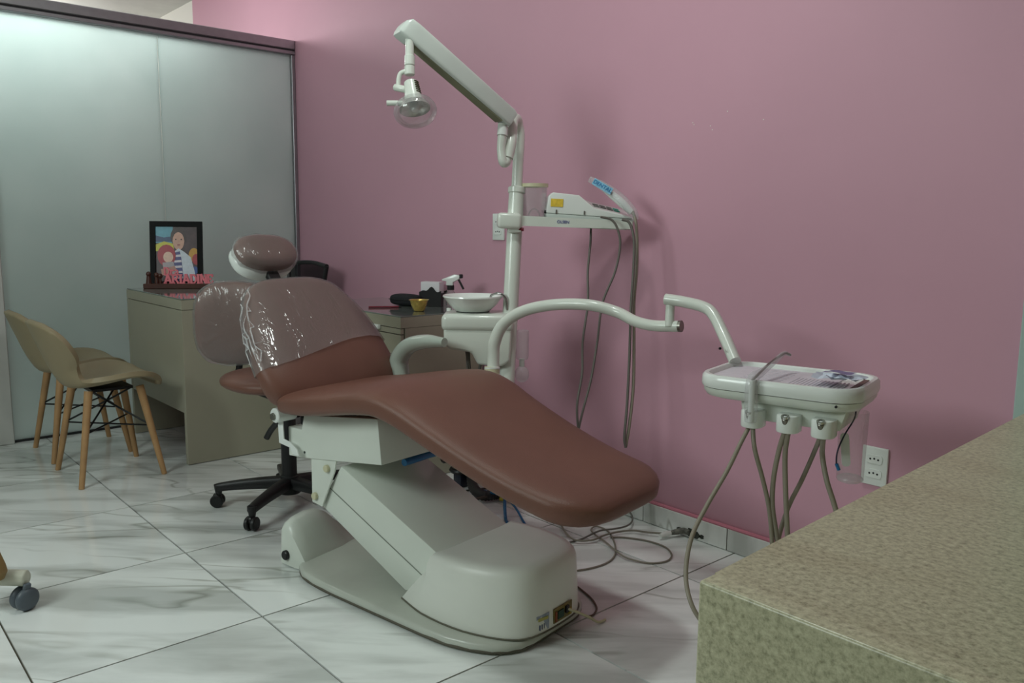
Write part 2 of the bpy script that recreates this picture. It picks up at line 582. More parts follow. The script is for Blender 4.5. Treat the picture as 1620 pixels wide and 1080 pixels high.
# frosted partition
part_ = bpy.data.objects.new('wall_left', None)
COL.objects.link(part_); part_['kind'] = 'structure'
rootm['wall_left'] = Matrix.Identity(4)
yS = atx(260, 300, PX).y
for a, b_ in ((0.795, yS - 0.002), (yS + 0.002, WY - 0.024)):
    bm = B(); box(bm, (PX, (a + b_) / 2, 1.072), (0.008, b_ - a, 2.126))
    obj('glass_panel', bm, M['frost'], part_, smooth=False)
for a, b_ in ((-1.48, 0.72),):
    bm = B(); box(bm, (PX, (a + b_) / 2, 1.09), (0.008, b_ - a - 0.02, 2.08))
    obj('glass_panel', bm, M['frost'], part_, smooth=False)
bm = B()
box(bm, (PX, (WY - 1.48) / 2, 2.187), (0.075, WY + 1.48 - 0.004, 0.052), 0.004, 1)
obj('top_rail', bm, M['alu'], part_)
bm = B()
box(bm, (PX, (WY - 1.48) / 2, 2.157), (0.058, WY + 1.48 - 0.004, 0.008))
obj('rail_groove', bm, M['darkgroove'], part_, smooth=False)
bm = B()
box(bm, (PX, (WY - 1.48) / 2, 2.1425), (0.07, WY + 1.48 - 0.004, 0.021), 0.003, 1)
obj('lower_rail', bm, M['alu'], part_)
bm = B()
box(bm, (PX + 0.012, WY - 0.012, 1.07), (0.030, 0.022, 2.12), 0.002, 1)
obj('side_profile', bm, M['alu'], part_)
bm = B()
box(bm, (PX, (WY + 0.795) / 2, 0.005), (0.03, WY - 0.80, 0.012))
obj('bottom_profile', bm, M['darkgroove'], part_, smooth=False)
bm = B()
box(bm, (PX, 0.757, 1.066), (0.09, 0.074, 2.13), 0.004, 1)
struct('trim_1', bm, M['jamb'])
bm = B()
box(bm, (-0.648, WY - 0.03, 1.05), (0.13, 0.06, 2.1), 0.004, 1)
struct('trim_2', bm, mat('pale_green_door_frame', (168, 190, 184), 0.4))

# ================================================================ DENTAL CHAIR
AX = math.radians(9.5)
chair = thing('dental_chair', 'reclined dental chair with brown vinyl upholstery, cling film on the backrest and cream metal base', 'dental chair', (-1.9, 1.45, 0), AX)

def loft_u(bm, st, n=36):
    """st: list of (centre(u,z), tangent angle, halfwidth, thickness, exponent); section spans v and the normal"""
    rings = []
    for (u, z, ang, hw, th, ex) in st:
        nx, nz = -math.sin(ang), math.cos(ang)
        rings.append([bm.verts.new((u + nx * b, a, z + nz * b)) for a, b in se(hw, th / 2, ex, n)])
    skin(bm, rings, True)
def pad_stations(pts, hw, th, ex=4.0, k=6, capn=5, cap0=0.05, cap1=0.06):
    """pts [(u,z)] centre line, hw, th lists per point; rounded ends"""
    P = crom([Vector((p[0], 0, p[1])) for p in pts], k)
    N = len(P)
    def lerp(a, i):
        x = i / (N - 1) * (len(a) - 1); j = min(int(x), len(a) - 2)
        return a[j] + (a[j + 1] - a[j]) * (x - j)
    # arc length
    S = [0]
    for a, b in zip(P[:-1], P[1:]):
        S.append(S[-1] + (b - a).length)
    T = S[-1]
    st = []
    for i, p in enumerate(P):
        t = P[min(i + 1, N - 1)] - P[max(i - 1, 0)]
        ang = math.atan2(t.z, t.x)
        s = S[i]
        st.append((s, p, ang, lerp(hw, i), lerp(th, i)))
    def sample(s):
        for a, b in zip(st[:-1], st[1:]):
            if a[0] <= s <= b[0] + 1e-9:
                f = (s - a[0]) / max(1e-9, b[0] - a[0])
                da = (b[2] - a[2] + PI) % (2 * PI) - PI
                return a[1].lerp(b[1], f), a[2] + da * f, a[3] + (b[3] - a[3]) * f, a[4] + (b[4] - a[4]) * f
        return st[-1][1:]
    out = []
    ss = []
    for i in range(capn + 1):
        q = 1 - math.cos(PI / 2 * i / capn)
        ss.append((cap0 * q, max(0.08, math.sin(PI / 2 * i / capn)), cap0))
    m = max(4, int((T - cap0 - cap1) / 0.03))
    for i in range(1, m):
        ss.append((cap0 + (T - cap0 - cap1) * i / m, 1.0, 0))
    for i in range(capn, -1, -1):
        q = 1 - math.cos(PI / 2 * i / capn)
        ss.append((T - cap1 * q, max(0.08, math.sin(PI / 2 * i / capn)), cap1))
    for s, f, c in ss:
        p, ang, h, t = sample(s)
        h2 = h - c * (1 - f) if c else h
        t2 = t * (0.25 + 0.75 * f) if c else t
        out.append((p.x, p.z, ang, max(h2, 0.02), t2, ex))
    return out

# seat and leg rest, one pad
seat_pts = [(-0.57, 0.555), (-0.45, 0.568), (-0.32, 0.59), (-0.2, 0.612), (-0.09, 0.624), (0.0, 0.606), (0.1, 0.567), (0.25, 0.513), (0.385, 0.472), (0.505, 0.446), (0.612, 0.430)]
seat_hw = [0.24, 0.262, 0.27, 0.27, 0.268, 0.262, 0.252, 0.243, 0.235, 0.225, 0.205]
seat_th = [0.08, 0.085, 0.085, 0.088, 0.092, 0.090, 0.084, 0.080, 0.082, 0.088, 0.092]
bm = B(); loft_u(bm, pad_stations(seat_pts, seat_hw, seat_th, 3.9, cap0=0.04, cap1=0.11), 44)
obj('seat', bm, M['vinyl'], chair, angle=80)
# backrest
back_pts = [(-0.535, 0.515), (-0.560, 0.585), (-0.600, 0.655), (-0.660, 0.735), (-0.725, 0.815), (-0.790, 0.885), (-0.825, 0.922)]
back_hw = [0.20, 0.262, 0.272, 0.262, 0.235, 0.185, 0.13]
back_th = [0.115, 0.125, 0.115, 0.10, 0.09, 0.085, 0.075]
bst = pad_stations(back_pts, back_hw, back_th, 3.0, cap0=0.06, cap1=0.05)
bm = B(); loft_u(bm, bst, 44)
obj('backrest', bm, M['vinyl'], chair, angle=80)
# cling film over the upper two thirds of the backrest
bm = B()
nst = len(bst)
cut = int(nst * 0.40)
rings = []
for q, (u, z, ang, hw, th, ex) in enumerate(bst[cut:]):
    nx, nz = -math.sin(ang), math.cos(ang)
    ring = []
    for ii, (a, b_) in enumerate(se(hw + 0.006, th / 2 + 0.006, ex, 44)):
        wob = 0.003 * math.sin(ii * 2.1 + q * 0.9) + 0.002 * math.sin(ii * 5.3 - q * 1.7)
        sag = 0.03 * math.sin(a / hw * 2.0 + 0.3) if q == 0 else 0
        ring.append(bm.verts.new((u + nx * (b_ + (wob if b_ < 0.03 else wob * 0.4)) + sag * math.cos(ang), a + wob, z + nz * b_ + sag * math.sin(ang))))
    rings.append(ring)
skin(bm, rings, False)
bm.faces.new(rings[-1])
pw = obj('plastic_wrap', bm, M['film'], chair, angle=80)
random.seed(11)
for kf in range(11):
    path = []
    base = random.choice([21, 22, 23, 24, 25, 26])
    lo = random.uniform(0.02, 0.5); hi = lo + random.uniform(0.15, 0.45)
    sub_ = bst[cut:-2]
    for q in range(7):
        fq = min(0.98, lo + (hi - lo) * q / 6) * (len(sub_) - 1)
        u, z, ang, hw, th, ex = sub_[int(fq)]
        nx, nz = -math.sin(ang), math.cos(ang)
        a, b_ = se(hw + 0.009, th / 2 + 0.009, ex, 44)[(base + (q // 3) * random.choice([0, 1])) % 44]
        path.append((u + nx * b_, a, z + nz * b_))
    bm = B(); tube(bm, path, 0.0022, 6, 3, radii=[0.0006, 0.0024, 0.0030, 0.0022, 0.0006])
    obj('film_fold', bm, M['bag'], pw, angle=80)
# headrest: cushion, white shell, neck post, film
def superq(bm, c, ax, hs, e1=2.6, e2=2.6, n=32, m=16, M3=None, fz=None):
    rings = []
    for i in range(1, m):
        t = -PI / 2 + PI * i / m
        cz = math.copysign(abs(math.sin(t)) ** (2 / e1), math.sin(t))
        rr = abs(math.cos(t)) ** (2 / e1)
        ring = []
        for a, b in se(hs[0] * rr, hs[1] * rr, e2, n):
            p = Vector((a, b, hs[2] * cz))
            if fz:
                p = fz(p)
            ring.append(bm.verts.new(Vector(c) + (M3 @ p if M3 else p)))
        rings.append(ring)
    skin(bm, rings, True)
HM = Matrix.Rotation(math.radians(48), 3, 'Y')   # pad face normal leans back
def hbend(p):
    return Vector((p.x, p.y, p.z + 0.5 * p.y * p.y))
bm = B(); superq(bm, (-0.940, 0, 1.016), None, (0.074, 0.120, 0.043), 2.6, 2.4, M3=HM.to_3x3(), fz=hbend)
hr = obj('headrest', bm, M['vinyl'], chair, angle=80)
bm = B(); superq(bm, (-0.962, -0.004, 0.986), None, (0.078, 0.122, 0.036), 3, 2.4, M3=HM.to_3x3(), fz=hbend)
obj('headrest_shell', bm, M['whiteplastic'], hr, angle=80)
bm = B(); superq(bm, (-0.943, 0.0, 1.012), None, (0.081, 0.127, 0.051), 2.6, 2.4, M3=HM.to_3x3(), fz=lambda p: hbend(p) + Vector((0.002 * math.sin(p.y * 90), 0.002 * math.sin(p.x * 120), 0)))
obj('headrest_film', bm, M['film'], hr, angle=80)
bm = B(); box(bm, (-0.905, 0, 0.945), (0.022, 0.05, 0.12), 0.004, 1, Matrix.Rotation(math.radians(-38), 3, 'Y'))
obj('headrest_post', bm, M['black'], hr)
# far armrest
bm = B()
tube(bm, [(-0.50, 0.262, 0.50), (-0.522, 0.262, 0.580), (-0.525, 0.262, 0.645), (-0.475, 0.262, 0.697), (-0.39, 0.262, 0.722), (-0.30, 0.262, 0.727)], 0.03, 16, 8, radii=[0.034, 0.036, 0.036, 0.032, 0.028, 0.024, 0.016])
obj('armrest', bm, mat('grey_cream_armrest', (168, 178, 168), 0.22, coat=0.5), chair, angle=80)
# seat frame box
bm = B()
sfp = [(-0.585, 0.470), (-0.585, 0.372), (-0.50, 0.378), (-0.135, 0.425), (-0.150, 0.562), (-0.50, 0.520), (-0.515, 0.470)]
RX = Matrix(((1, 0, 0, 0), (0, 0, 1, 0), (0, 1, 0, 0), (0, 0, 0, 1)))   # (x,y,h)->(u,v=h,z=y)
prism(bm, sfp, -0.175, 0.175, RX)
bev_all(bm, 0.004, 2)
obj('seat_frame', bm, M['creamsteel'], chair)
bm = B()
for x in (-0.50,):
    cyl(bm, (x, -0.1765, 0.398), (x, -0.174, 0.398), 0.004, n=10)
obj('screw', bm, M['black'], chair)
# backrest hinge lever (near side)
bm = B()
prism(bm, [(-0.60, 0.52), (-0.575, 0.52), (-0.570, 0.435), (-0.535, 0.430), (-0.500, 0.412), (-0.490, 0.392), (-0.525, 0.392), (-0.535, 0.412), (-0.595, 0.418)], -0.205, -0.199, RX)
bev_all(bm, 0.0015, 1)
hb = obj('hinge_bracket', bm, M['whiteplastic'], chair)
bm = B(); cyl(bm, (-0.587, -0.225, 0.513), (-0.587, -0.15, 0.513), 0.024, n=24, bev=0.003)
obj('hinge_disc', bm, M['whiteplastic'], hb)
bm = B(); cyl(bm, (-0.590, -0.232, 0.510), (-0.590, -0.222, 0.510), 0.012, n=6)
obj('hinge_bolt', bm, M['steel'], hb)
bm = B(); tube(bm, [(-0.60, -0.20, 0.488), (-0.635, -0.205, 0.455), (-0.655, -0.21, 0.425)], 0.010, 12, 4)
obj('lever_handle', bm, M['black'], hb, angle=80)
bm = B(); cyl(bm, (-0.495, -0.12, 0.44), (-0.495, -0.12, 0.53), 0.022, n=16, bev=0.003); box(bm, (-0.53, 0, 0.49), (0.05, 0.30, 0.03), 0.004, 1)
obj('pivot', bm, M['black'], chair)
# side bracket with bolts, both sides
for s in (-1, 1):
    bm = B()
    prism(bm, [(-0.475, 0.385), (-0.475, 0.238), (-0.425, 0.232), (-0.36, 0.36), (-0.35, 0.40)], s * 0.166 - 0.003, s * 0.166 + 0.003, RX)
    bev_all(bm, 0.001, 1)
    br = obj('side_bracket', bm, M['creamsteel'], chair)
    bm = B(); cyl(bm, (-0.392, s * 0.168, 0.365), (-0.392, s * 0.18, 0.365), 0.012, n=14, bev=0.002)
    obj('bolt', bm, M['ivory'], br)
    bm = B(); cyl(bm, (-0.455, s * 0.168, 0.262), (-0.455, s * 0.18, 0.262), 0.012, n=14, bev=0.002)
    obj('bolt', bm, M['ivory'], br)
# lift arm
bm = B()
prism(bm, [(-0.345, 0.378), (0.085, 0.200), (0.075, 0.10), (-0.06, 0.055), (-0.452, 0.232)], -0.155, 0.155, RX)
bev_all(bm, 0.004, 2)
la = obj('lift_arm', bm, M['creamsteel'], chair)
bm = B()
d = Vector((0.43, 0, -0.178)).normalized()
box(bm, (-0.215, -0.1553, 0.218), (0.50, 0.0015, 0.0035), 0, 1, Matrix.Rotation(math.radians(22.8), 3, 'Y'))
obj('seam', bm, mat('arm_seam', (130, 136, 126), 0.5), la, smooth=False)
# base plate
half = [(-0.545, -0.12), (-0.53, -0.17), (-0.505, -0.205), (-0.455, -0.232), (-0.38, -0.245), (-0.282, -0.25), (-0.1, -0.25), (0.10, -0.25), (0.19, -0.245), (0.26, -0.226), (0.315, -0.20), (0.345, -0.172), (0.365, -0.135), (0.372, -0.09)]
outl = half + [(u, -v) for u, v in reversed(half)]
def stack(bm, outline, levels, cu=-0.08):
    rings = []
    for z, ins in levels:
        ring = []
        for u, v in outline:
            p = Vector((u - cu, v)); L = p.length
            ring.append(bm.verts.new((cu + p.x * (1 - ins / L), p.y * (1 - ins / L), z)))
        rings.append(ring)
    skin(bm, rings, True)
bm = B(); stack(bm, outl, [(0.0005, 0.012), (0.008, 0.004), (0.014, 0.0), (0.024, 0.0), (0.030, 0.004), (0.032, 0.012), (0.034, 0.04)])
obj('base_plate', bm, M['plate'], chair, angle=50)
bm = B()
tube(bm, [Vector((u * 0.985 - 0.001, v * 0.985, 0.010)) for u, v in outl] + [Vector((outl[0][0] * 0.985 - 0.001, outl[0][1] * 0.985, 0.010))], 0.006, 6, 2)
obj('rubber_edge', bm, mat('dirty_rubber_edge', (92, 88, 76), 0.7), chair)
# rear cover (low hump across the back of the plate)
bm = B()
prof = [(-0.200, 0.006), (-0.195, 0.125), (-0.182, 0.143), (-0.155, 0.154), (-0.110, 0.160), (-0.060, 0.156), (-0.020, 0.135), (0.010, 0.105), (0.040, 0.080), (0.080, 0.045), (0.110, 0.012), (0.112, 0.006)]
rings = []
for uu, sc, kk in ((-0.612, 0.90, 0.0), (-0.608, 0.97, 0), (-0.600, 1.0, 0), (-0.580, 1.0, 0.0), (-0.566, 0.96, 0.0), (-0.545, 0.80, 0.0), (-0.520, 0.52, 0.0), (-0.500, 0.28, 0.0), (-0.482, 0.05, 0.0)):
    ring = []
    for v, z in prof:
        ring.append(bm.verts.new((uu - 0.12 * (v + 0.2), v + (0.012 * (1 - sc) if v < 0 else 0), max(0.004, z * sc))))
    rings.append(ring)
skin(bm, rings, True)
obj('rear_cover', bm, M['creamsteel'], chair, angle=40)
bm = B(); cyl(bm, (-0.580, -0.210, 0.040), (-0.580, -0.185, 0.040), 0.016, n=16, bev=0.003)
obj('leveling_wheel', bm, M['black'], chair)
# motor cover
ch_half = [(-0.065, -0.165), (0.0, -0.185), (0.05, -0.197), (0.13, -0.203), (0.21, -0.198), (0.28, -0.180), (0.325, -0.160), (0.355, -0.138), (0.374, -0.105), (0.381, -0.07), (0.384, -0.03)]
co = ch_half + [(u, -v) for u, v in reversed(ch_half)]
bm = B()
def top_z(u):
    return 0.212 + (u - 0.06) * 0.06 if u > 0.06 else 0.212 + (u - 0.06) * 1.15
rings = []
for k, (f, ins) in enumerate(((0, 0), (0.3, 0.003), (0.6, 0.006), (0.82, 0.009), (0.93, 0.016), (0.985, 0.028), (1.0, 0.05))):
    ring = []
    for u, v in co:
        # slanted rear: higher points start further forward
        p = Vector((u - 0.16, v)); L = p.length
        uu = 0.16 + p.x * (1 - ins / L); vv = p.y * (1 - ins / L)
        rear = max(0.0, (0.06 - u) / 0.125)
        uu2 = uu + rear * 0.125 * f
        vv2 = vv * (1 - 0.20 * f * rear) if rear > 0 else vv
        # front of the lid narrows a little
        zt = 0.214 + max(0, u - 0.06) * 0.03
        ring.append(bm.verts.new((uu2 if rear > 0 else uu, vv2, 0.036 + (zt - 0.036) * f)))
    rings.append(ring)
skin(bm, rings, True)
mc = obj('motor_cover', bm, mat('cream_abs_cover', (219, 221, 213), 0.38, var=0.05, vscale=4), chair, angle=42)
bm = B()
tube(bm, [Vector((u * 1.0 + 0.001, v * 1.006, 0.036)) for u, v in co], 0.0025, 6, 2)
obj('cover_gasket', bm, mat('grimy_gasket', (100, 98, 84), 0.7), mc)
# opening with exposed board, sticker and power cord on the front face
bm = B(); box(bm, (0.384, 0.02, 0.066), (0.004, 0.085, 0.042), 0.001, 1)
bd = obj('control_board', bm, mat('ochre_board', (120, 105, 55), 0.5, var=0.3, vscale=80), mc)
for y, z, c, s in ((0.005, 0.066, (20, 60, 40), (0.008, 0.028, 0.022)), (0.035, 0.070, (20, 16, 16), (0.010, 0.014, 0.020)), (0.05, 0.060, (170, 150, 60), (0.008, 0.01, 0.018)), (-0.015, 0.064, (130, 70, 40), (0.007, 0.006, 0.03))):
    bm = B(); box(bm, (0.387, y, z), s, 0.001, 1)
    obj('terminal', bm, mat('terminal_%d' % c[0], c, 0.4), bd)
bm = B(); box(bm, (0.378, -0.064, 0.064), (0.003, 0.048, 0.046), 0.0005, 1, Matrix.Rotation(math.radians(-10), 3, 'Z'))
stk = obj('sticker', bm, mat('pale_blue_sticker', (150, 160, 175), 0.4, var=0.15, vscale=60), mc)
stk['label'] = 'pale blue and yellow information sticker'
bm = B(); box(bm, (0.3800, -0.064, 0.075), (0.003, 0.036, 0.008), 0, 1, Matrix.Rotation(math.radians(-10), 3, 'Z'))
obj('sticker_band', bm, mat('sticker_yellow', (170, 165, 90), 0.4), stk if False else mc, smooth=False)
bm = B()
for k in range(4):
    box(bm, (0.3802, -0.078 + k * 0.009, 0.054), (0.003, 0.0025, 0.014), 0, 1, Matrix.Rotation(math.radians(-10), 3, 'Z'))
o = obj('sticker_print', bm, mat('sticker_blue', (70, 80, 110), 0.4), mc, smooth=False); o['kind'] = 'stuff'
bm = B(); tube(bm, [(0.388, 0.036, 0.070), (0.405, 0.06, 0.056), (0.42, 0.10, 0.030), (0.43, 0.13, 0.008), (0.435, 0.16, 0.005)], 0.004, 8)
obj('power_cord', bm, M['ivory'], mc, angle=80)
# blue hose and grommet under the seat
bm = B(); tube(bm, [(-0.14, -0.08, 0.412), (-0.15, 0.02, 0.410), (-0.17, 0.10, 0.402), (-0.20, 0.17, 0.392), (-0.22, 0.22, 0.380), (-0.22, 0.25, 0.34)], 0.011, 10)
obj('blue_hose', bm, M['blue'], chair, angle=80)
bm = B(); cyl(bm, (-0.24, 0.185, 0.36), (-0.22, 0.225, 0.36), 0.028, n=18, bev=0.004)
obj('hose_grommet', bm, M['black'], chair)

# ================================================================ DENTIST'S STOOL behind the chair
def star_base(root, R, hub_z, rz, m, wheel, m2, legz=0.075, col_r=0.028, col_top=0.40):
    bm = B(); cyl(bm, (0, 0, 0.055), (0, 0, 0.13), 0.045, 0.035, n=20, bev=0.004)
    obj('hub', bm, m, root)
    bm = B(); cyl(bm, (0, 0, 0.12), (0, 0, col_top), col_r, n=20); cyl(bm, (0, 0, col_top - 0.002), (0, 0, col_top + 0.06), col_r * 0.6, n=16)
    obj('column', bm, m, root)
    for k in range(5):
        a = rz + 2 * PI * k / 5
        d = Vector((math.cos(a), math.sin(a), 0)); s = Vector((-d.y, d.x, 0))
        bm = B()
        rings = []
        for t in range(9):
            f = t / 8
            r = 0.03 + (R - 0.03) * f
            zc = 0.098 - 0.018 * f * f
            w_ = 0.026 - 0.008 * f
            h_ = 0.026 - 0.010 * f
            rings.append([bm.verts.new(d * r + s * x + Vector((0, 0, zc + y))) for x, y in se(w_, h_, 3, 12)])
        skin(bm, rings, True)
        cyl(bm, d * (R - 0.005) + Vector((0, 0, 0.052)), d * (R - 0.005) + Vector((0, 0, 0.092)), 0.012, 0.018, n=12)
        lg = obj('leg', bm, m, root)
        bm = B()
        off = s * 0.016
        c = d * R + Vector((0, 0, 0.027))
        for q in (-1, 1):
            cyl(bm, c + s * (q * 0.022), c + s * (q * 0.005), 0.026, n=20, bev=0.004)
        box(bm, c + Vector((0, 0, 0.014)), (0.03, 0.03, 0.028), 0.006, 1)
        obj('caster', bm, m2, lg)
SX, SY = -2.985, 1.44
stool = thing('dentist_stool', 'dentist stool with brown vinyl seat and film wrapped back on a black five star base', 'stool', (SX, SY, 0))
star_base(stool, 0.285, 0, math.radians(233), M['black'], None, M['black'], col_r=0.030, col_top=0.42)
bm = B(); superq(bm, (-0.005, -0.03, 0.520), None, (0.215, 0.215, 0.042), 2.4, 2.3)
obj('seat', bm, M['vinyl'], stool, angle=80)
bm = B(); box(bm, (0, 0, 0.465), (0.2, 0.2, 0.02), 0.004, 1)
obj('seat_plate', bm, M['black'], stool)
# back support: curved pad, faces +x towards the camera
bc = at(372, 511, 3.42)
bdir = Vector((0.80, -0.60, 0))       # facing
bs = Vector((0.60, 0.80, 0))
MB = Matrix((bs, Vector((0, 0, 1)), bdir)).transposed()
def bfun(p):
    return Vector((p.x, p.y, p.z + 1.0 * p.x * p.x))
bm = B(); superq(bm, bc, None, (0.155, 0.172, 0.038), 2.6, 3.0, M3=MB, fz=bfun)
bk = obj('backrest', bm, M['vinyl'], stool, world=True, angle=80)
bm = B(); superq(bm, bc, None, (0.163, 0.180, 0.046), 2.6, 3.0, M3=MB, fz=lambda p: bfun(p) + Vector((0.002 * math.sin(p.y * 80), 0.003 * math.sin(p.x * 70), 0)))
sub(bk, stool)
obj('plastic_film', bm, M['film'], bk, world=True, angle=80)
bm = B()
tube(bm, [Vector((SX, SY, 0.462)), bc + Vector((0, 0, -0.27)) - bdir * 0.03, bc + Vector((0, 0, -0.18)) - bdir * 0.045, bc - bdir * 0.045], 0.014, 10)
obj('back_bar', bm, M['black'], stool, world=True, angle=80)

# ================================================================ OFFICE CHAIR behind the desk
oc = thing('office_chair', 'black office chair with mesh back standing behind the taupe desk', 'office chair', (-4.2, 2.06, 0))
star_base(oc, 0.24, 0, 0.3, M['black'], None, M['black'], col_top=0.38)
bm = B(); superq(bm, (0, -0.02, 0.46), None, (0.20, 0.19, 0.035), 3, 3)
obj('seat', bm, M['black'], oc, angle=80)
p1 = aty(517, 421, 2.25); p1b = aty(499, 450, 2.24)
cxo = p1.x - 0.235
hwid = p1.x - cxo
tz = p1.z
fr = [(cxo + hwid, 2.25, tz), (cxo + hwid - 0.10, 2.265, tz + 0.016), (cxo, 2.275, tz + 0.03), (cxo - hwid + 0.10, 2.265, tz + 0.016), (cxo - hwid, 2.25, tz)]
bm = B()
lowx = hwid - 0.10
pts = [(cxo + hwid, 2.25, tz), (cxo, 2.275, tz + 0.012), (cxo - hwid, 2.25, tz), (cxo - lowx, 2.22, tz - 0.42), (cxo + lowx, 2.22, tz - 0.42), (cxo + hwid, 2.25, tz)]
tube(bm, pts[:3], 0.012, 10, 6)
tube(bm, [pts[2], pts[3]], 0.012, 10, smooth=False)
tube(bm, [pts[3], pts[4]], 0.012, 10, smooth=False)
tube(bm, [pts[4], pts[0]], 0.012, 10, smooth=False)
bf = obj('back_frame', bm, M['black'], oc, world=True)
sub(bf, oc)
bm = B()
rows = []
for i in range(7):
    f = i / 6
    hw_ = hwid + (lowx - hwid) * f
    row = []
    for j in range(9):
        x = cxo + hw_ * (1 - 2 * j / 8)
        b_ = 1 - (2 * j / 8 - 1) ** 2
        row.append(bm.verts.new((x, 2.25 + 0.025 * b_ - 0.03 * f, tz + 0.012 * b_ * (1 - f) - 0.42 * f)))
    rows.append(row)
for a, b_ in zip(rows[:-1], rows[1:]):
    for j in range(8):
        bm.faces.new((a[j], a[j + 1], b_[j + 1], b_[j]))
obj('mesh_panel', bm, M['mesh'], bf, world=True, angle=80)
bm = B(); tube(bm, [(-4.2, 2.10, 0.44), (-4.2, 2.29, 0.45), (-4.2, 2.262, 0.6)], 0.018, 8)
obj('back_bar', bm, M['black'], oc, world=True)

# ================================================================ DESK
DZ = 0.780
desk = thing('desk', 'taupe laminate desk with a dark glass top against the frosted partition', 'desk', (-4.2, 1.6, 0))
dx0, dx1, dy0, dy1 = -4.60, -3.80, 1.33, 1.86
bm = B(); box(bm, ((dx0 + dx1) / 2, (dy0 + dy1) / 2, DZ - 0.0285), (dx1 - dx0, dy1 - dy0, 0.045), 0.001, 1)
obj('top', bm, M['laminate'], desk, world=True)
bm = B(); box(bm, ((dx0 + dx1) / 2, (dy0 + dy1) / 2, DZ - 0.0025), (dx1 - dx0 - 0.004, dy1 - dy0 - 0.004, 0.005), 0.001, 1)
obj('glass_sheet', bm, [M['tabletop']], desk, world=True)
for x in (dx1 - 0.0135, dx0 + 0.0135):
    bm = B(); box(bm, (x, (dy0 + dy1) / 2, (DZ - 0.054) / 2 + 0.002), (0.027, dy1 - dy0, DZ - 0.056), 0.001, 1)
    obj('side_panel', bm, M['laminate'], desk, world=True)
bm = B(); box(bm, ((dx0 + dx1) / 2, dy0 + 0.010, (DZ - 0.054 + 0.245) / 2), (dx1 - dx0 - 0.056, 0.018, DZ - 0.055 - 0.245), 0.001, 1)
obj('modesty_panel', bm, M['laminate'], desk, world=True)

# ================================================================ CABINET by the wall
CZ = 0.737
c0 = atz(633.7, 500.5, CZ)
cab = thing('drawer_cabinet', 'low taupe drawer cabinet with a glass top against the pink wall', 'cabinet', (c0.x - 0.4, 2.2, 0))
cw = 0.86
x1, y1_ = c0.x, c0.y
yb = WY - 0.016
mx_, my_ = x1 - cw / 2, (y1_ + yb) / 2
bm = B(); box(bm, (mx_, my_, CZ - 0.029), (cw, yb - y1_, 0.046), 0.001, 1)
obj('top', bm, M['laminate'], cab, world=True)
bm = B(); box(bm, (mx_, my_, CZ - 0.003), (cw, yb - y1_, 0.006), 0.001, 1)
obj('glass_sheet', bm, M['tabletop'], cab, world=True)
bm = B(); box(bm, (mx_, my_ + 0.012, (CZ - 0.054) / 2 + 0.002), (cw - 0.002, yb - y1_ - 0.024, CZ - 0.056), 0.001, 1)
obj('body', bm, M['laminate'], cab, world=True)
zA, zB, zC = [aty(633.7, q_, y1_).z for q_ in (513, 530, 563)]
hxp = aty(599, 516, y1_)
for k, (za, zb) in enumerate(((zB + 0.002, CZ - 0.055), (zC + 0.002, zB - 0.002), (0.03, zC - 0.002))):
    bm = B(); box(bm, (x1 - 0.24, y1_ + 0.009, (za + zb) / 2), (0.476, 0.018, zb - za), 0.0015, 1)
    dr = obj('drawer', bm, M['laminate'], cab, world=True)
    sub(dr, cab)
    bm = B(); box(bm, (hxp.x - 0.03, y1_ - 0.010, hxp.z if k == 0 else (za + zb) / 2), (0.10, 0.018, 0.020), 0.004, 2)
    obj('handle', bm, M['whiteplastic'], dr, world=True)
bm = B(); box(bm, (x1 - 0.67, y1_ + 0.009, 0.355), (0.376, 0.018, 0.645), 0.0015, 1)
obj('door', bm, M['laminate'], cab, world=True)

# ---- things on the cabinet
def ontop(px, py, z=CZ):
    return atz(px, py, z)
p = ontop(651, 486)
cs = thing('glasses_case', 'small rounded black case lying on the drawer cabinet', 'case', (p.x - 0.09, p.y + 0.03, CZ), 0.25)
bm = B(); superq(bm, (0, 0, 0.0285), None, (0.085, 0.04, 0.028), 3.2, 4)
obj('shell', bm, M['case'], cs, angle=80)
bm = B(); tube(bm, [(-0.08, -0.034, 0.03), (-0.03, -0.041, 0.03), (0.03, -0.041, 0.03), (0.08, -0.034, 0.03)], 0.0022, 6)
obj('zip', bm, M['rubber'], cs)
p = ontop(663, 492)
gb = thing('gold_bowl', 'tiny gold foil bowl in front of the tissue dispenser', 'bowl', (p.x, p.y, CZ))
bm = B()
lathe(bm, [(0.0, 0.001), (0.022, 0.001), (0.026, 0.004), (0.036, 0.03), (0.041, 0.05), (0.046, 0.052), (0.040, 0.051), (0.033, 0.03), (0.022, 0.008), (0.0, 0.007)], 24)
for v in bm.verts:
    a = math.atan2(v.co.y, v.co.x)
    f = 1 + 0.06 * math.sin(6 * a) * (v.co.z / 0.05)
    v.co.x *= f; v.co.y *= f
obj('body', bm, M['gold'], gb)
p = ontop(680, 484)
td = thing('tissue_dispenser', 'black dispenser with wavy front holding white tissues beside the spray bottle', 'dispenser', (p.x, p.y + 0.02, CZ), math.radians(28))
bm = B()
pl = [(-0.058, 0.001), (0.058, 0.001), (0.058, 0.068)]
for i in range(15):
    x = 0.058 - 0.116 * i / 14
    pl.append((x, 0.072 + 0.020 * math.exp(-((x - 0.004) / 0.020) ** 2) + 0.004 * math.sin(x * 130)))
FR = Matrix(((1, 0, 0, 0), (0, 0, 1, 0), (0, 1, 0, 0), (0, 0, 0, 1)))
prism(bm, pl, -0.035, -0.031, FR)
prism(bm, pl, 0.031, 0.035, FR)
box(bm, (-0.056, 0, 0.033), (0.004, 0.066, 0.064)); box(bm, (0.056, 0, 0.033), (0.004, 0.066, 0.064)); box(bm, (0, 0, 0.003), (0.11, 0.064, 0.004))
obj('holder', bm, M['black'], td, smooth=False)
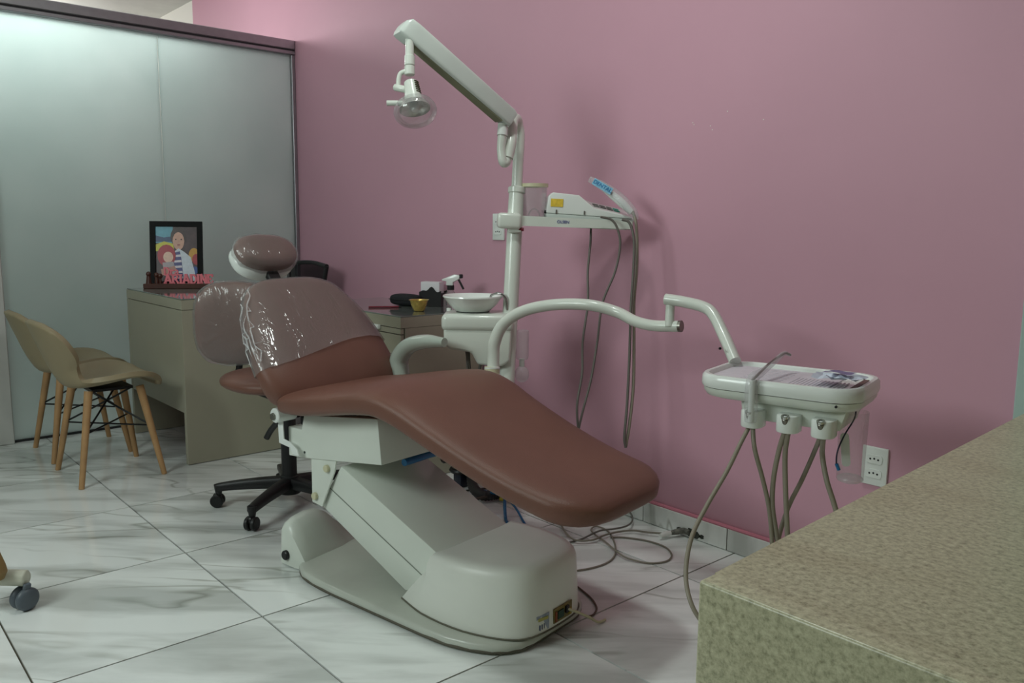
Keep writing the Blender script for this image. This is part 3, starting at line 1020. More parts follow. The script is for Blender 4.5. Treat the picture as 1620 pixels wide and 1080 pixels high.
bm = B(); box(bm, (-0.004, 0, 0.062), (0.10, 0.054, 0.11), 0.004, 2)
obj('tissues', bm, M['paper'], td)
p = aty(713, 486, 2.22)
sp = thing('spray_bottle', 'clear spray bottle with white trigger head and black nozzle behind the bowl', 'bottle', (p.x, 2.22, CZ), math.radians(30))
bm = B()
lathe(bm, [(0.0, 0.001), (0.030, 0.001), (0.033, 0.006), (0.033, 0.055), (0.022, 0.085), (0.013, 0.098), (0.013, 0.104)], 24)
obj('body', bm, M['clear'], sp)
bm = B(); lathe(bm, [(0.0, 0.100), (0.016, 0.100), (0.016, 0.120), (0.0, 0.120)], 20)
obj('collar', bm, M['black'], sp)
bm = B(); prism(bm, [(-0.020, 0.120), (0.014, 0.120), (0.014, 0.135), (0.045, 0.150), (0.046, 0.166), (0.02, 0.170), (-0.026, 0.152), (-0.040, 0.147), (-0.040, 0.140), (-0.018, 0.138)], -0.010, 0.010, FR)
bev_all(bm, 0.003, 2)
obj('trigger_head', bm, M['whiteplastic'], sp)
bm = B(); box(bm, (0.050, 0, 0.162), (0.014, 0.018, 0.018), 0.003, 1)
obj('nozzle', bm, M['black'], sp)
bm = B(); tube(bm, [(0.036, 0, 0.150), (0.048, 0, 0.130), (0.062, 0, 0.105)], 0.005, 8, 4)
obj('trigger', bm, M['black'], sp)
pa, pb = ontop(583, 487), ontop(640, 486.5)
pe = thing('red_pen', 'slim dark red pen lying on the glass of the drawer cabinet', 'pen', (pa.x, pa.y, CZ))
bm = B(); d_ = (pb - pa); d_.z = 0; q = d_.normalized() * 0.14
cyl(bm, (0.0, 0, 0.0045), (q.x, q.y, 0.0045), 0.0042, n=10, bev=0.001)
obj('barrel', bm, M['red'], pe)
bm = B(); cyl(bm, (q.x, q.y, 0.0045), (q.x * 1.12, q.y * 1.12, 0.0045), 0.0042, 0.001, n=10)
obj('tip', bm, M['black'], pe)

# ---- things on the desk
fpos = atx(278, 452, -4.40)
fpos = atz(279, 452, DZ)
fx = -4.50
def ondesk(px, x):
    r = atx(px, 450, x)
    return r
L0 = atx(237, 430, fx); R0 = atx(318, 430, fx)
# frame faces roughly towards +x -y
fc = (atx(274, 450, -4.46))
fr_ = thing('photo_frame', 'black framed photo of a child in a white coat, leaning on the desk', 'photo frame', (-4.53, fc.y + 0.045, DZ + 0.004), math.radians(60), rot=(math.radians(-8), 0, math.radians(60)))
FW, FH = 0.268, 0.350
bm = B()
for c, s in (((0, 0, 0.014), (FW, 0.016, 0.028)), ((0, 0, FH - 0.014), (FW, 0.016, 0.028)), ((-FW / 2 + 0.014, 0, FH / 2), (0.028, 0.016, FH - 0.056)), ((FW / 2 - 0.014, 0, FH / 2), (0.028, 0.016, FH - 0.056))):
    box(bm, c, s)
obj('frame', bm, M['frameblack'], fr_, smooth=False)
PW, PH = FW - 0.056, FH - 0.056
bm = B(); box(bm, (0, 0.002, FH / 2), (PW, 0.004, PH))
pic = obj('photo', bm, mat('print_background', (70, 48, 52), 0.35, var=0.3, vscale=25), fr_, smooth=False)
def blob(name, pts, rgb, k, z=0.0):
    """flat print area, pts in picture fractions (0..1, 0..1 from top-left)"""
    bm = B()
    vs = [bm.verts.new(((x - 0.5) * PW, -0.0004 - 0.0002 * k, 0.028 + (1 - y) * PH)) for x, y in pts]
    bm.faces.new(vs)
    obj(name, bm, mat('print_' + name + str(k), rgb, 0.35, var=0.08, vscale=60), pic, smooth=False)
def ell(cx, cy, rx, ry, n=16, a0=0, a1=2 * PI):
    return [(cx + rx * math.cos(a0 + (a1 - a0) * i / n), cy + ry * math.sin(a0 + (a1 - a0) * i / n)) for i in range(n)]
blob('backdrop', [(0, 0), (0.42, 0), (0.40, 0.3), (0, 0.3)], (90, 160, 180), 1)
blob('backdrop', [(0, 0.16), (0.2, 0.2), (0.38, 0.18), (0.38, 0.28), (0, 0.28)], (45, 70, 110), 2)
blob('slide', [(0, 0.33), (0.2, 0.27), (0.42, 0.31), (0.45, 0.45), (0, 0.45)], (200, 195, 50), 3)
blob('flowers', ell(0.92, 0.52, 0.13, 0.13), (200, 150, 50), 4)
blob('flowers', ell(0.97, 0.60, 0.10, 0.10), (170, 50, 60), 5)
blob('flowers', ell(0.93, 0.80, 0.09, 0.07), (50, 80, 150), 6)
blob('hair', ell(0.545, 0.19, 0.185, 0.185), (58, 38, 36), 7)
blob('face', ell(0.55, 0.265, 0.140, 0.165), (205, 160, 140), 8)
blob('coat', [(0.42, 0.47), (0.55, 0.40), (0.68, 0.46), (0.84, 0.56), (0.92, 0.80), (0.98, 1.0), (0.40, 1.0), (0.45, 0.7)], (205, 215, 225), 9)
blob('shirt', [(0.44, 0.48), (0.58, 0.45), (0.62, 0.62), (0.66, 1.0), (0.42, 1.0)], (70, 70, 130), 10)
for i in range(5):
    yy = 0.52 + i * 0.10
    blob('stripe', [(0.44, yy), (0.60 + i * 0.01, yy - 0.01), (0.61 + i * 0.01, yy + 0.03), (0.44, yy + 0.04)], (215, 210, 220), 11 + i)
blob('doll_hair', ell(0.26, 0.53, 0.22, 0.20), (165, 30, 50), 17)
blob('doll_face', ell(0.30, 0.56, 0.12, 0.10), (225, 190, 170), 18)
blob('doll_dress', [(0.16, 0.66), (0.42, 0.64), (0.50, 0.86), (0.2, 0.90)], (170, 160, 165), 19)
blob('arm', [(0.12, 0.78), (0.45, 0.72), (0.5, 0.80), (0.15, 0.90)], (180, 130, 115), 20)
for ex in (0.49, 0.62):
    blob('eye', ell(ex, 0.235, 0.018, 0.012, 8), (50, 35, 35), 21)
blob('mouth', ell(0.555, 0.335, 0.04, 0.012, 8), (170, 90, 95), 22)
bm = B(); box(bm, (0, 0.047, 0.09), (0.05, 0.004, 0.185), 0, 1, Matrix.Rotation(math.radians(18), 3, 'X'))
obj('stand', bm, M['black'], fr_, smooth=False)

# name sign: dark wooden base, small figures, pink slab letters
sgp = atz(287, 452.5, DZ)
sg = thing('name_sign', 'pink letter name sign on a dark wooden base in front of the photo frame', 'sign', (-4.44, atx(282, 452, -4.44).y, DZ), math.radians(58))
sg.scale = (1.30, 1.0, 1.30)
bm = B(); box(bm, (0, 0, 0.010), (0.262, 0.045, 0.020), 0.002, 1)
obj('wood_base', bm, M['darkwood'], sg)
def letter(ch, x, z, w_, h, st, dep=0.012, y=-0.008):
    """slab serif letter from strokes; x,z = lower-left"""
    S = {
        'A': [((0.12, 0), (0.5, 1)), ((0.88, 0), (0.5, 1)), ((0.25, 0.34), (0.75, 0.34)), ((0, 0.03), (0.28, 0.03)), ((0.72, 0.03), (1, 0.03)), ((0.34, 0.97), (0.6, 0.97))],
        'R': [((0.2, 0), (0.2, 1)), ((0.2, 0.95), (0.62, 0.95)), ((0.62, 0.95), (0.8, 0.75)), ((0.8, 0.75), (0.62, 0.52)), ((0.2, 0.52), (0.62, 0.52)), ((0.5, 0.52), (0.86, 0.04)), ((0.02, 0.03), (0.4, 0.03)), ((0.78, 0.03), (1, 0.03)), ((0.02, 0.97), (0.3, 0.97))],
        'I': [((0.5, 0), (0.5, 1)), ((0.2, 0.03), (0.8, 0.03)), ((0.2, 0.97), (0.8, 0.97))],
        'D': [((0.2, 0), (0.2, 1)), ((0.05, 0.96), (0.6, 0.96)), ((0.05, 0.04), (0.6, 0.04)), ((0.6, 0.96), (0.88, 0.68)), ((0.88, 0.68), (0.88, 0.32)), ((0.88, 0.32), (0.6, 0.04))],
        'N': [((0.18, 0), (0.18, 1)), ((0.82, 0), (0.82, 1)), ((0.18, 1), (0.82, 0)), ((0, 0.03), (0.36, 0.03)), ((0.64, 0.97), (1, 0.97)), ((0, 0.97), (0.25, 0.97))],
        'E': [((0.22, 0), (0.22, 1)), ((0.05, 0.04), (0.9, 0.04)), ((0.05, 0.96), (0.88, 0.96)), ((0.22, 0.5), (0.68, 0.5)), ((0.88, 0.04), (0.9, 0.26)), ((0.86, 0.96), (0.86, 0.76))],
        'r': [((0.25, 0), (0.25, 0.62)), ((0.25, 0.45), (0.55, 0.62)), ((0.55, 0.62), (0.85, 0.56)), ((0.02, 0.03), (0.55, 0.03)), ((0.02, 0.6), (0.25, 0.6))],
        'a': [((0.2, 0.55), (0.5, 0.62)), ((0.5, 0.62), (0.75, 0.5)), ((0.75, 0.5), (0.75, 0.03)), ((0.75, 0.36), (0.3, 0.3)), ((0.3, 0.3), (0.2, 0.15)), ((0.2, 0.15), (0.4, 0.03)), ((0.4, 0.03), (0.75, 0.1)), ((0.75, 0.03), (0.95, 0.03))],
    }[ch]
    bm = B()
    for i, (a, b_) in enumerate(S):
        pa_ = Vector((x + a[0] * w_, 0, z + a[1] * h)); pb_ = Vector((x + b_[0] * w_, 0, z + b_[1] * h))
        d_ = pb_ - pa_
        L_ = d_.length
        ang = math.atan2(d_.z, d_.x)
        t_ = st if L_ > h * 0.6 else st * 0.75
        box(bm, ((pa_.x + pb_.x) / 2, y + 0.0002 * (i % 3), (pa_.z + pb_.z) / 2), (L_ + t_ * 0.5, dep, t_), 0, 1, Matrix.Rotation(-ang, 3, 'Y'))
    return bm
x = -0.052
for ch, w_ in (('A', 0.031), ('R', 0.029), ('I', 0.015), ('A', 0.031), ('D', 0.027), ('I', 0.015), ('N', 0.029), ('E', 0.024)):
    obj('letter', letter(ch, x, 0.0205, w_, 0.036, 0.0085), M['pinkletter'], sg, smooth=False)
    x += w_ - 0.0015
x = -0.052
for ch, w_ in (('D', 0.024), ('r', 0.017), ('a', 0.017)):
    obj('letter', letter(ch, x, 0.055, w_, 0.030 if ch == 'D' else 0.032, 0.006), M['pinkletter'], sg, smooth=False)
    x += w_
for k, xx in enumerate((-0.112, -0.082, -0.068)):
    bm = B()
    cyl(bm, (xx, 0, 0.020), (xx, 0, 0.050), 0.012 - 0.003 * k, 0.008 - 0.002 * k, n=12)
    superq(bm, (xx, 0, 0.058 - 0.004 * k), None, (0.010, 0.010, 0.011), 2, 2, 12, 8)
    obj('carved_figure', bm, M['darkwood'], sg)

# ================================================================ VISITOR CHAIRS
def visitor_chair(name, label, x, y, rz, group=None):
    t = thing(name, label, 'chair', (x, y, 0), rz, 'beige chairs at the desk')
    # shell: profile from front lip to back top; (y, z, halfwidth, edge lift, edge forward)
    prof = [(0.165, 0.402, 0.145, 0.004, 0.0), (0.165, 0.420, 0.170, 0.008, 0), (0.12, 0.436, 0.205, 0.016, 0), (0.05, 0.428, 0.220, 0.034, 0), (-0.04, 0.412, 0.216, 0.042, 0),
            (-0.12, 0.405, 0.185, 0.042, 0.01), (-0.170, 0.418, 0.150, 0.038, 0.03), (-0.205, 0.470, 0.145, 0.03, 0.055), (-0.228, 0.520, 0.172, 0.01, 0.075), (-0.248, 0.575, 0.198, 0.0, 0.075), (-0.268, 0.630, 0.200, 0.0, 0.06), (-0.285, 0.680, 0.172, -0.008, 0.04), (-0.295, 0.706, 0.115, -0.010, 0.02)]
    Pc = crom([Vector((p[0], p[1], p[2])) for p in prof], 3)
    Ec = crom([Vector((p[3], p[4], 0)) for p in prof], 3)
    bm = B()
    rows = []
    nj = 17
    for p, e in zip(Pc, Ec):
        row = []
        for j in range(nj):
            s = -1 + 2 * j / (nj - 1)
            row.append(bm.verts.new((p.z * s, p.x + e.y * s * s, p.y + e.x * s * s)))
        rows.append(row)
    for a, b_ in zip(rows[:-1], rows[1:]):
        for j in range(nj - 1):
            bm.faces.new((a[j], a[j + 1], b_[j + 1], b_[j]))
    bmesh.ops.recalc_face_normals(bm, faces=bm.faces)
    r = bmesh.ops.solidify(bm, geom=bm.faces[:], thickness=0.028)
    bmesh.ops.smooth_vert(bm, verts=bm.verts, factor=0.5, use_axis_x=True, use_axis_y=True, use_axis_z=True)
    bm2 = bm
    n_ = len(rows)
    obj('shell', bm2, M['beige'], t, angle=75)
    # seat cushion line / crease
    for sx in (-1, 1):
        for sy in (-1, 1):
            bm = B()
            top = Vector((sx * 0.125, sy * 0.105, 0.405)); bot = Vector((sx * 0.187, sy * 0.172, 0.0))
            cyl(bm, bot, top, 0.0115, 0.0175, n=14)
            obj('leg', bm, M['wood'], t)
    bm = B()
    for sx in (-1, 1):
        a = Vector((sx * 0.155, 0.137, 0.225)); b_ = Vector((sx * 0.155, -0.137, 0.225))
        for s2 in (1, -1):
            tube(bm, [a if s2 == 1 else b_, Vector((0.0, 0, 0.33)), Vector((-sx * 0.09, (-1 if s2 == 1 else 1) * 0.08, 0.395))], 0.0042, 6, 3)
    tube(bm, [(0.155, 0.137, 0.225), (-0.155, -0.137, 0.225)], 0.004, 6, smooth=False)
    tube(bm, [(-0.155, 0.137, 0.225), (0.155, -0.137, 0.225)], 0.004, 6, smooth=False)
    box(bm, (0, 0, 0.398), (0.20, 0.17, 0.012))
    obj('wire_brace', bm, M['wire'], t)
    return t
visitor_chair('visitor_chair', 'beige shell chair with wooden legs, nearer of the two at the desk', -3.925, 1.025, math.radians(1))
visitor_chair('visitor_chair', 'beige shell chair with wooden legs, tucked beside the glass partition', -4.41, 1.03, math.radians(0))

# ================================================================ LIGHT STAND: pole, shelf, swing arm and operating light
PD = 2.95
PT = at(813.7, 371, PD)
PB = at(798, 745, PD)
axis = (PT - PB).normalized()
def onpole(py):
    k = (371 - py) / (371 - 588.0)
    a = at(813.7, 371, PD); b_ = at(802.5, 588, PD)
    return a + (b_ - a) * k
foot = onpole(371) - axis * (onpole(371).z / axis.z)
ls = thing('dental_light_stand', 'tall cream metal stand with swing arm operating light and small shelf by the pink wall', 'lamp stand', (foot.x, foot.y, 0))
low = onpole(700)
bm = B(); cyl(bm, low, onpole(340), 0.0275, n=28, bev=0.002)
obj('pole', bm, M['cream'], ls, world=True)
cw_ = Vector((-1.9, 1.45, 0)) + Vector((math.cos(AX) * -0.25 - math.sin(AX) * 0.17, math.sin(AX) * -0.25 + math.cos(AX) * 0.17, 0.43))
bm = B(); tube(bm, [low + axis * 0.03, low + axis * 0.03 + (cw_ - low) * 0.5, cw_], 0.022, 14, 4)
obj('mounting_bar', bm, M['cream'], ls, world=True, angle=80)
bm = B(); cyl(bm, onpole(345), onpole(303), 0.0285, 0.027, n=28, bev=0.002); cyl(bm, onpole(306), onpole(296), 0.031, n=28, bev=0.003)
obj('collar', bm, M['cream'], ls, world=True)
bm = B()
c1 = onpole(300)
gp = [c1, onpole(250), onpole(215), at(819.5, 200, 2.94), at(817, 189, 2.92), at(811, 192, 2.89), at(808, 225, 2.86), at(803, 250, 2.85)]
tube(bm, gp, 0.0195, 20, 8)
up = obj('upper_pole', bm, M['cream'], ls, world=True, angle=80)
bm = B()
tube(bm, [at(804, 235, 2.86), at(801, 254, 2.85), at(796, 256, 2.84), at(793, 238, 2.835), at(794, 215, 2.83), at(795, 196, 2.83)], 0.0165, 16, 8, radii=[0.018, 0.018, 0.016, 0.015, 0.015, 0.016])
obj('swivel_hook', bm, M['cream'], ls, world=True, angle=80)
bm = B(); cyl(bm, at(794.5, 214, 2.83), at(795.5, 201, 2.83), 0.0180, n=20); 
obj('swivel_ring', bm, M['whiteplastic'], ls, world=True)
# swing arm beam
J = at(808, 190, 2.84); T = at(634, 39, 2.62)
ad = (T - J); AL = ad.length; ad.normalize()
sd = ad.cross(Vector((0, 0, 1))).normalized()
un = sd.cross(ad).normalized()
MA = Matrix((ad, sd, un)).transposed()
bm = B()
rings = []
for f, w_, h_, r_ in ((0, 0.026, 0.026, 0), (0.03, 0.030, 0.030, 0), (0.9, 0.038, 0.033, 0), (0.965, 0.038, 0.033, -0.002), (0.992, 0.034, 0.024, -0.009), (1.0, 0.026, 0.012, -0.014)):
    c = J + ad * (AL * f) + un * r_
    rings.append([bm.verts.new(c + sd * a + un * b_) for a, b_ in se(w_, h_, 7, 28)])
skin(bm, rings, True)
arm = obj('swing_arm', bm, mat('pale_cream_arm', (206, 214, 208), 0.3, coat=0.3), ls, world=True, angle=50)
sub(arm, ls)
bm = B()
c = J + ad * (AL * 0.5) - un * 0.0315
box(bm, c, (AL * 0.86, 0.050, 0.003), 0, 1, MA)
obj('underside_slot', bm, mat('olive_slot', (128, 130, 104), 0.5), arm, world=True, smooth=False)
# drop tube + yoke
bm = B()
tt = T - ad * 0.035
t0 = at(648, 62, 2.62)
cyl(bm, t0 + Vector((0, 0, 0.02)), at(648, 92, 2.62), 0.0135, n=20)
cyl(bm, at(648, 88, 2.62), at(648, 104, 2.62), 0.0165, n=20, bev=0.002)
cyl(bm, at(648, 104.6, 2.62), at(648, 119, 2.62), 0.0165, n=20, bev=0.002)
obj('drop_tube', bm, M['cream'], ls, world=True)
bm = B()
tube(bm, [at(643, 112, 2.62), at(634, 116, 2.62), at(631, 124, 2.62), at(630, 136, 2.62)], 0.0075, 12, 6)
cyl(bm, at(624, 138, 2.62), at(643, 142, 2.60), 0.011, n=16, bev=0.003)
obj('yoke', bm, M['cream'], ls, world=True, angle=60)
# lamp head
hc = at(650, 132, 2.60); hd = (at(658, 182, 2.575) - hc).normalized()
qh = hd.to_track_quat('Z', 'X').to_matrix().to_4x4()
MH = Matrix.Translation(hc) @ qh @ Matrix.Scale(0.90, 4)
bm = B()
lathe(bm, [(0.0, -0.008), (0.018, -0.008), (0.024, -0.003), (0.0255, 0.02), (0.029, 0.05), (0.033, 0.072), (0.0, 0.074)], 28, MH)
hd_o = obj('lamp_housing', bm, M['cream'], ls, world=True, angle=40)
sub(hd_o, ls)
for k in range(6):
    bm = B()
    z0 = 0.002 + k * 0.0085
    a0 = -0.9
    pts = []
    right = (CR - hd * CR.dot(hd)).normalized(); front = -(CF - hd * CF.dot(hd)).normalized()
    rr = 0.0262 + 0.0035 * k / 5
    for i in range(7):
        a = math.radians(5 + 50 * i / 6)
        pts.append(hc + (hd * z0 + (right * math.cos(a) + front * math.sin(a)) * rr) * 0.9)
    tube(bm, pts, 0.0018, 6, 2)
    obj('vent_slot', bm, mat('vent_shadow_%d' % k, (70, 72, 40), 0.6), hd_o, world=True)
bm = B()
lathe(bm, [(0.030, 0.062), (0.045, 0.066), (0.062, 0.078), (0.073, 0.095), (0.076, 0.110), (0.072, 0.126), (0.060, 0.142), (0.040, 0.154), (0.018, 0.160), (0.0, 0.161)], 40, MH)
dome = obj('clear_shield', bm, film('lamp_shield', tint=(0.95, 0.95, 0.95), gloss=0.05, bump=0.0, scale=2, haze=0.10, rough=0.04, k=0.35), ls, world=True, angle=80)
bm = B()
lathe(bm, [(0.0, 0.070), (0.030, 0.070), (0.044, 0.078), (0.053, 0.092), (0.055, 0.100), (0.053, 0.100), (0.045, 0.086), (0.028, 0.078), (0.0, 0.076)], 36, MH)
obj('reflector', bm, mat('mirror_reflector', (205, 205, 200), 0.22, 0.7, var=0.2, vscale=60, bump=0.5, bscale=120), ls, world=True, angle=60)
bm = B(); lathe(bm, [(0.0, 0.080), (0.014, 0.080), (0.017, 0.092), (0.012, 0.106), (0.0, 0.110)], 20, MH)
obj('bulb_cap', bm, M['whiteplastic'], ls, world=True)
bm = B(); tube(bm, [at(645, 164, 2.59), at(625, 163, 2.59), at(612, 163, 2.59)], 0.0085, 12, 4)
obj('handle', bm, M['cream'], ls, world=True, angle=80)
# shelf
SA = at(797, 347, 3.16); SB = at(1001, 355, 2.80)
SA.y = 2.13; 
SA = at(797, 347, PD - 0.045); SB = at(1000, 356, PD - 0.025)
sdir = (SB - SA); SL = sdir.length; sdir.normalize()
sback = Vector((-0.65, 0.76, 0)); sback = (sback - sdir * sback.dot(sdir)).normalized(); sup = sdir.cross(sback).normalized()
MS = Matrix((sdir, sback, sup)).transposed()
def S(x, y, z):
    return SA + MS @ Vector((x, y, z))
M4S = Matrix.Translation(SA) @ MS.to_4x4()
SD = 0.15
bm = B()
# shallow pan: bottom plus rims
prism(bm, [(0, 0), (SL - 0.02, 0), (SL, 0.02), (SL, SD), (0, SD)], -0.018, -0.012, M4S)
shf = obj('shelf', bm, M['cream'], ls, world=True, angle=40); sub(shf, ls)
bm = B()
th0 = 0.020
pr = [(0.0, -0.020), (SL * 0.5, -0.018), (SL, -0.014), (SL, 0.014), (0.0, 0.016)]
prism(bm, pr, -0.004, 0.004, M4S @ Matrix(((1, 0, 0, 0), (0, 0, 1, 0), (0, 1, 0, 0), (0, 0, 0, 1))))
prism(bm, pr, SD - 0.008, SD, M4S @ Matrix(((1, 0, 0, 0), (0, 0, 1, 0), (0, 1, 0, 0), (0, 0, 0, 1))))
box(bm, S(SL, SD / 2, 0), (0.006, SD, 0.028), 0, 1, MS)
obj('shelf_rim', bm, M['cream'], shf, world=True)
bm = B()
box(bm, S(0.020, 0.03, -0.004), (0.085, 0.10, 0.055), 0.012, 3, MS)
box(bm, S(0.04, 0.03, -0.036), (0.05, 0.07, 0.018), 0.004, 1, MS)
obj('shelf_clamp', bm, M['cream'], ls, world=True, angle=40)
bm = B(); cyl(bm, S(0.055, 0.0, -0.032), S(0.072, 0.0, -0.032), 0.006, n=12)
obj('clamp_knob', bm, M['red'], ls, world=True)
# small blue logo lettering on the rim
def text_mesh(txt, size, depth=0.0004):
    cu = bpy.data.curves.new('lettering', 'FONT')
    cu.body = txt
    cu.size = size
    cu.extrude = depth
    cu.align_x = 'CENTER'; cu.align_y = 'CENTER'
    o = bpy.data.objects.new('lettering_tmp', cu)
    COL.objects.link(o)
    dg = bpy.context.evaluated_depsgraph_get()
    me = bpy.data.meshes.new_from_object(o.evaluated_get(dg))
    bm = B(); bm.from_mesh(me)
    bpy.data.objects.remove(o); bpy.data.meshes.remove(me)
    return bm
bm = text_mesh('OLSEN', 0.0145)
MX = Matrix((sdir, sup, -sback)).transposed().to_4x4()
bm.transform(Matrix.Translation(S(SL * 0.46, -0.0050, 0.0)) @ MX)
obj('lettering', bm, M['ink'], shf, world=True, smooth=False)

# ---- things on the shelf
cp = S(0.112, 0.075, -0.012)
cu_ = thing('plastic_cup', 'clear plastic jar with pale ivory rim standing on the shelf', 'jar', cp)
bm = B(); lathe(bm, [(0.0, 0.001), (0.040, 0.001), (0.043, 0.006), (0.047, 0.138), (0.044, 0.138), (0.041, 0.008), (0.0, 0.004)], 32)
obj('body', bm, M['clear'], cu_, angle=50)
bm = B(); lathe(bm, [(0.045, 0.132), (0.050, 0.132), (0.050, 0.144), (0.045, 0.144)], 32)
for r_ in ():
    pass
obj('rim', bm, M['ivory'], cu_, angle=40)
bm = B(); tube(bm, [(-0.030, 0, 0.008), (-0.026, 0.0, 0.04), (0.0, 0, 0.055), (0.026, 0, 0.04), (0.030, 0, 0.008)], 0.003, 8)
obj('tube', bm, M['clear'], cu_)
# scaler control box
sb0 = S(0.150, 0.012, -0.0115)
sc_ = thing('scaler_unit', 'white ultrasonic scaler box with button panel on the shelf', 'dental device', sb0)
rootm[sc_.name] = Matrix.Translation(sb0)
LB = SL - 0.150 + 0.008
M4B = Matrix.Translation(sb0) @ MS.to_4x4() @ Matrix(((1, 0, 0, 0), (0, 0, 1, 0), (0, 1, 0, 0), (0, 0, 0, 1)))
LB = min(LB, 0.43)
hh = 0.108
bm = B()
prism(bm, [(0.004, 0.002), (LB - 0.03, 0.002), (LB, 0.022), (LB, 0.032), (0.0, 0.040)], 0.0, 0.125, M4B)
bev_all(bm, 0.003, 2)
obj('lower_case', bm, mat('grey_case', (190, 198, 192), 0.35), sc_, world=True)
bm = B()
prism(bm, [(0.0, 0.041), (LB, 0.033), (LB - 0.012, 0.054), (LB * 0.54, 0.078), (LB * 0.36, hh), (0.02, hh + 0.006), (0.006, hh - 0.008)], 0.001, 0.124, M4B)
Mi = M4B.inverted()
for v in bm.verts:
    q_ = Mi @ v.co
    if q_.x > LB * 0.45 and q_.y > 0.045:
        v.co = M4B @ Vector((q_.x, q_.y + (-0.013 if q_.z < 0.01 else 0.012), q_.z))
bev_all(bm, 0.004, 3)
uc = obj('upper_case', bm, M['whiteplastic'], sc_, world=True, angle=50); sub(uc, sc_)
bm = B()
box(bm, sb0 + MS @ Vector((0.036, 0.0, 0.078)), (0.044, 0.002, 0.028), 0.0005, 1, MS)
st_ = obj('sticker', bm, mat('yellow_label', (222, 190, 70), 0.5, var=0.15, vscale=80), sc_, world=True)
st_['label'] = 'yellow warning sticker'
pd = (Vector((LB - 0.012, 0, 0.054)) - Vector((LB * 0.54, 0, 0.078))); pdl = pd.length
for i in range(4):
    for j in range(2):
        f = 0.10 + 0.19 * i
        dq = 0.045 + 0.035 * j
        lowr = 0.013 - 0.025 * dq / 0.124
        c = sb0 + MS @ (Vector((LB * 0.54, 0.045 + 0.035 * j, 0.079)) + pd * f - Vector((0, 0, lowr)))
        bm = B()
        box(bm, c, (0.021, 0.015, 0.004), 0.001, 1, MS @ Matrix.Rotation(math.radians(11), 3, 'X') @ Matrix.Rotation(math.atan2(0.024, LB * 0.46), 3, 'Y'))
        obj('button', bm, mat('button_%d%d' % (i, j), (110, 112, 108) if i < 3 else (50, 140, 120), 0.5), uc, world=True)
for xx in (0.035, 0.135):
    bm = B(); box(bm, sb0 + MS @ Vector((xx, -0.001, 0.047)), (0.005, 0.004, 0.014), 0.001, 1, MS)
    obj('latch', bm, M['hosedark'], sc_, world=True)
bm = B(); cyl(bm, sb0 + MS @ Vector((-0.006, 0.03, 0.045)), sb0 + MS @ Vector((0.003, 0.03, 0.045)), 0.006, n=12)
obj('knob', bm, M['black'], sc_, world=True)
# hoses from the scaler hanging in front of the wall
hy = 2.09
def hang(pts, y0_, y1_):
    n_ = len(pts)
    return [at(px, py, y0_ + (y1_ - y0_) * i / (n_ - 1)) for i, (px, py) in enumerate(pts)]
bm = B(); tube(bm, hang([(950, 343), (968, 348), (978, 365), (981, 390), (973, 430), (953, 480), (945, 540), (935, 600), (922, 650), (914, 684)], PD - 0.06, PD - 0.05), 0.0042, 10, 8)
h1 = obj('hose', bm, M['hosedark'], sc_, world=True, angle=80)
bm = B(); tube(bm, hang([(935, 358), (934, 385), (930, 430), (930, 480), (922, 540), (921, 590), (913, 640), (915, 684)], PD + 0.03, PD - 0.05), 0.0042, 10, 8)
obj('hose', bm, M['hosedark'], sc_, world=True, angle=80)
bm = B(); tube(bm, hang([(984, 347), (996, 353), (1003, 380), (1002, 430), (998, 490), (996, 560), (992, 640), (988, 690), (990, 708)], PD - 0.07, PD - 0.10), 0.0048, 10, 8)
obj('hose', bm, M['hosedark'], sc_, world=True, angle=80)
# wrapped handpiece lying on the scaler
h0 = at(936, 287, PD - 0.02); h1_ = at(968, 306, PD - 0.02); h2 = at(1000, 335, PD - 0.04)
hp = thing('wrapped_handpiece', 'scaler handpiece in a clear sleeve with blue print, resting on the scaler box', 'handpiece', h2)
bm = B(); tube(bm, [at(955, 300, PD - 0.02), at(968, 308, PD - 0.02), at(985, 322, PD - 0.03), at(1000, 336, PD - 0.04)], 0.012, 14, 5, radii=[0.007, 0.014, 0.016, 0.010])
obj('body', bm, M['whiteplastic'], hp, world=True, angle=80)
bm = B()
sl = [at(932, 283, PD - 0.02), at(950, 292, PD - 0.02), at(968, 304, PD - 0.02), at(985, 318, PD - 0.03), at(1001, 336, PD - 0.04), at(1006, 348, PD - 0.04)]
tube(bm, sl, 0.02, 12, 5, radii=[0.011, 0.016, 0.019, 0.020, 0.017, 0.010])
slv = obj('clear_sleeve', bm, M['bag'], hp, world=True, angle=80)
bm = B()
da = (h1_ - h0).normalized(); nn = (-CF - da * (-CF).dot(da)).normalized(); ss_ = nn.cross(da)
MBp = Matrix((da, ss_, nn)).transposed()
box(bm, (h0 + h1_) / 2 + nn * 0.022, (0.075, 0.024, 0.001), 0, 1, MBp)
bp_ = obj('blue_print', bm, mat('blue_print', (140, 195, 222), 0.4, var=0.2, vscale=60), hp, world=True, smooth=False); sub(bp_, hp)
bm = text_mesh('DENTAL', 0.019)
bm.transform(Matrix.Translation((h0 + h1_) / 2 + nn * 0.0232) @ MBp.to_4x4())
obj('print_lettering', bm, mat('dark_blue_print', (30, 115, 180), 0.4), bp_, world=True, smooth=False)
bm = B(); tube(bm, hang([(1001, 334), (1006, 352), (1008, 385), (1007, 430), (1003, 480), (1003, 540), (1002, 610), (996, 670), (990, 706)], PD - 0.045, PD - 0.09), 0.0055, 10, 8)
obj('hose', bm, M['hose'], hp, world=True, angle=80)

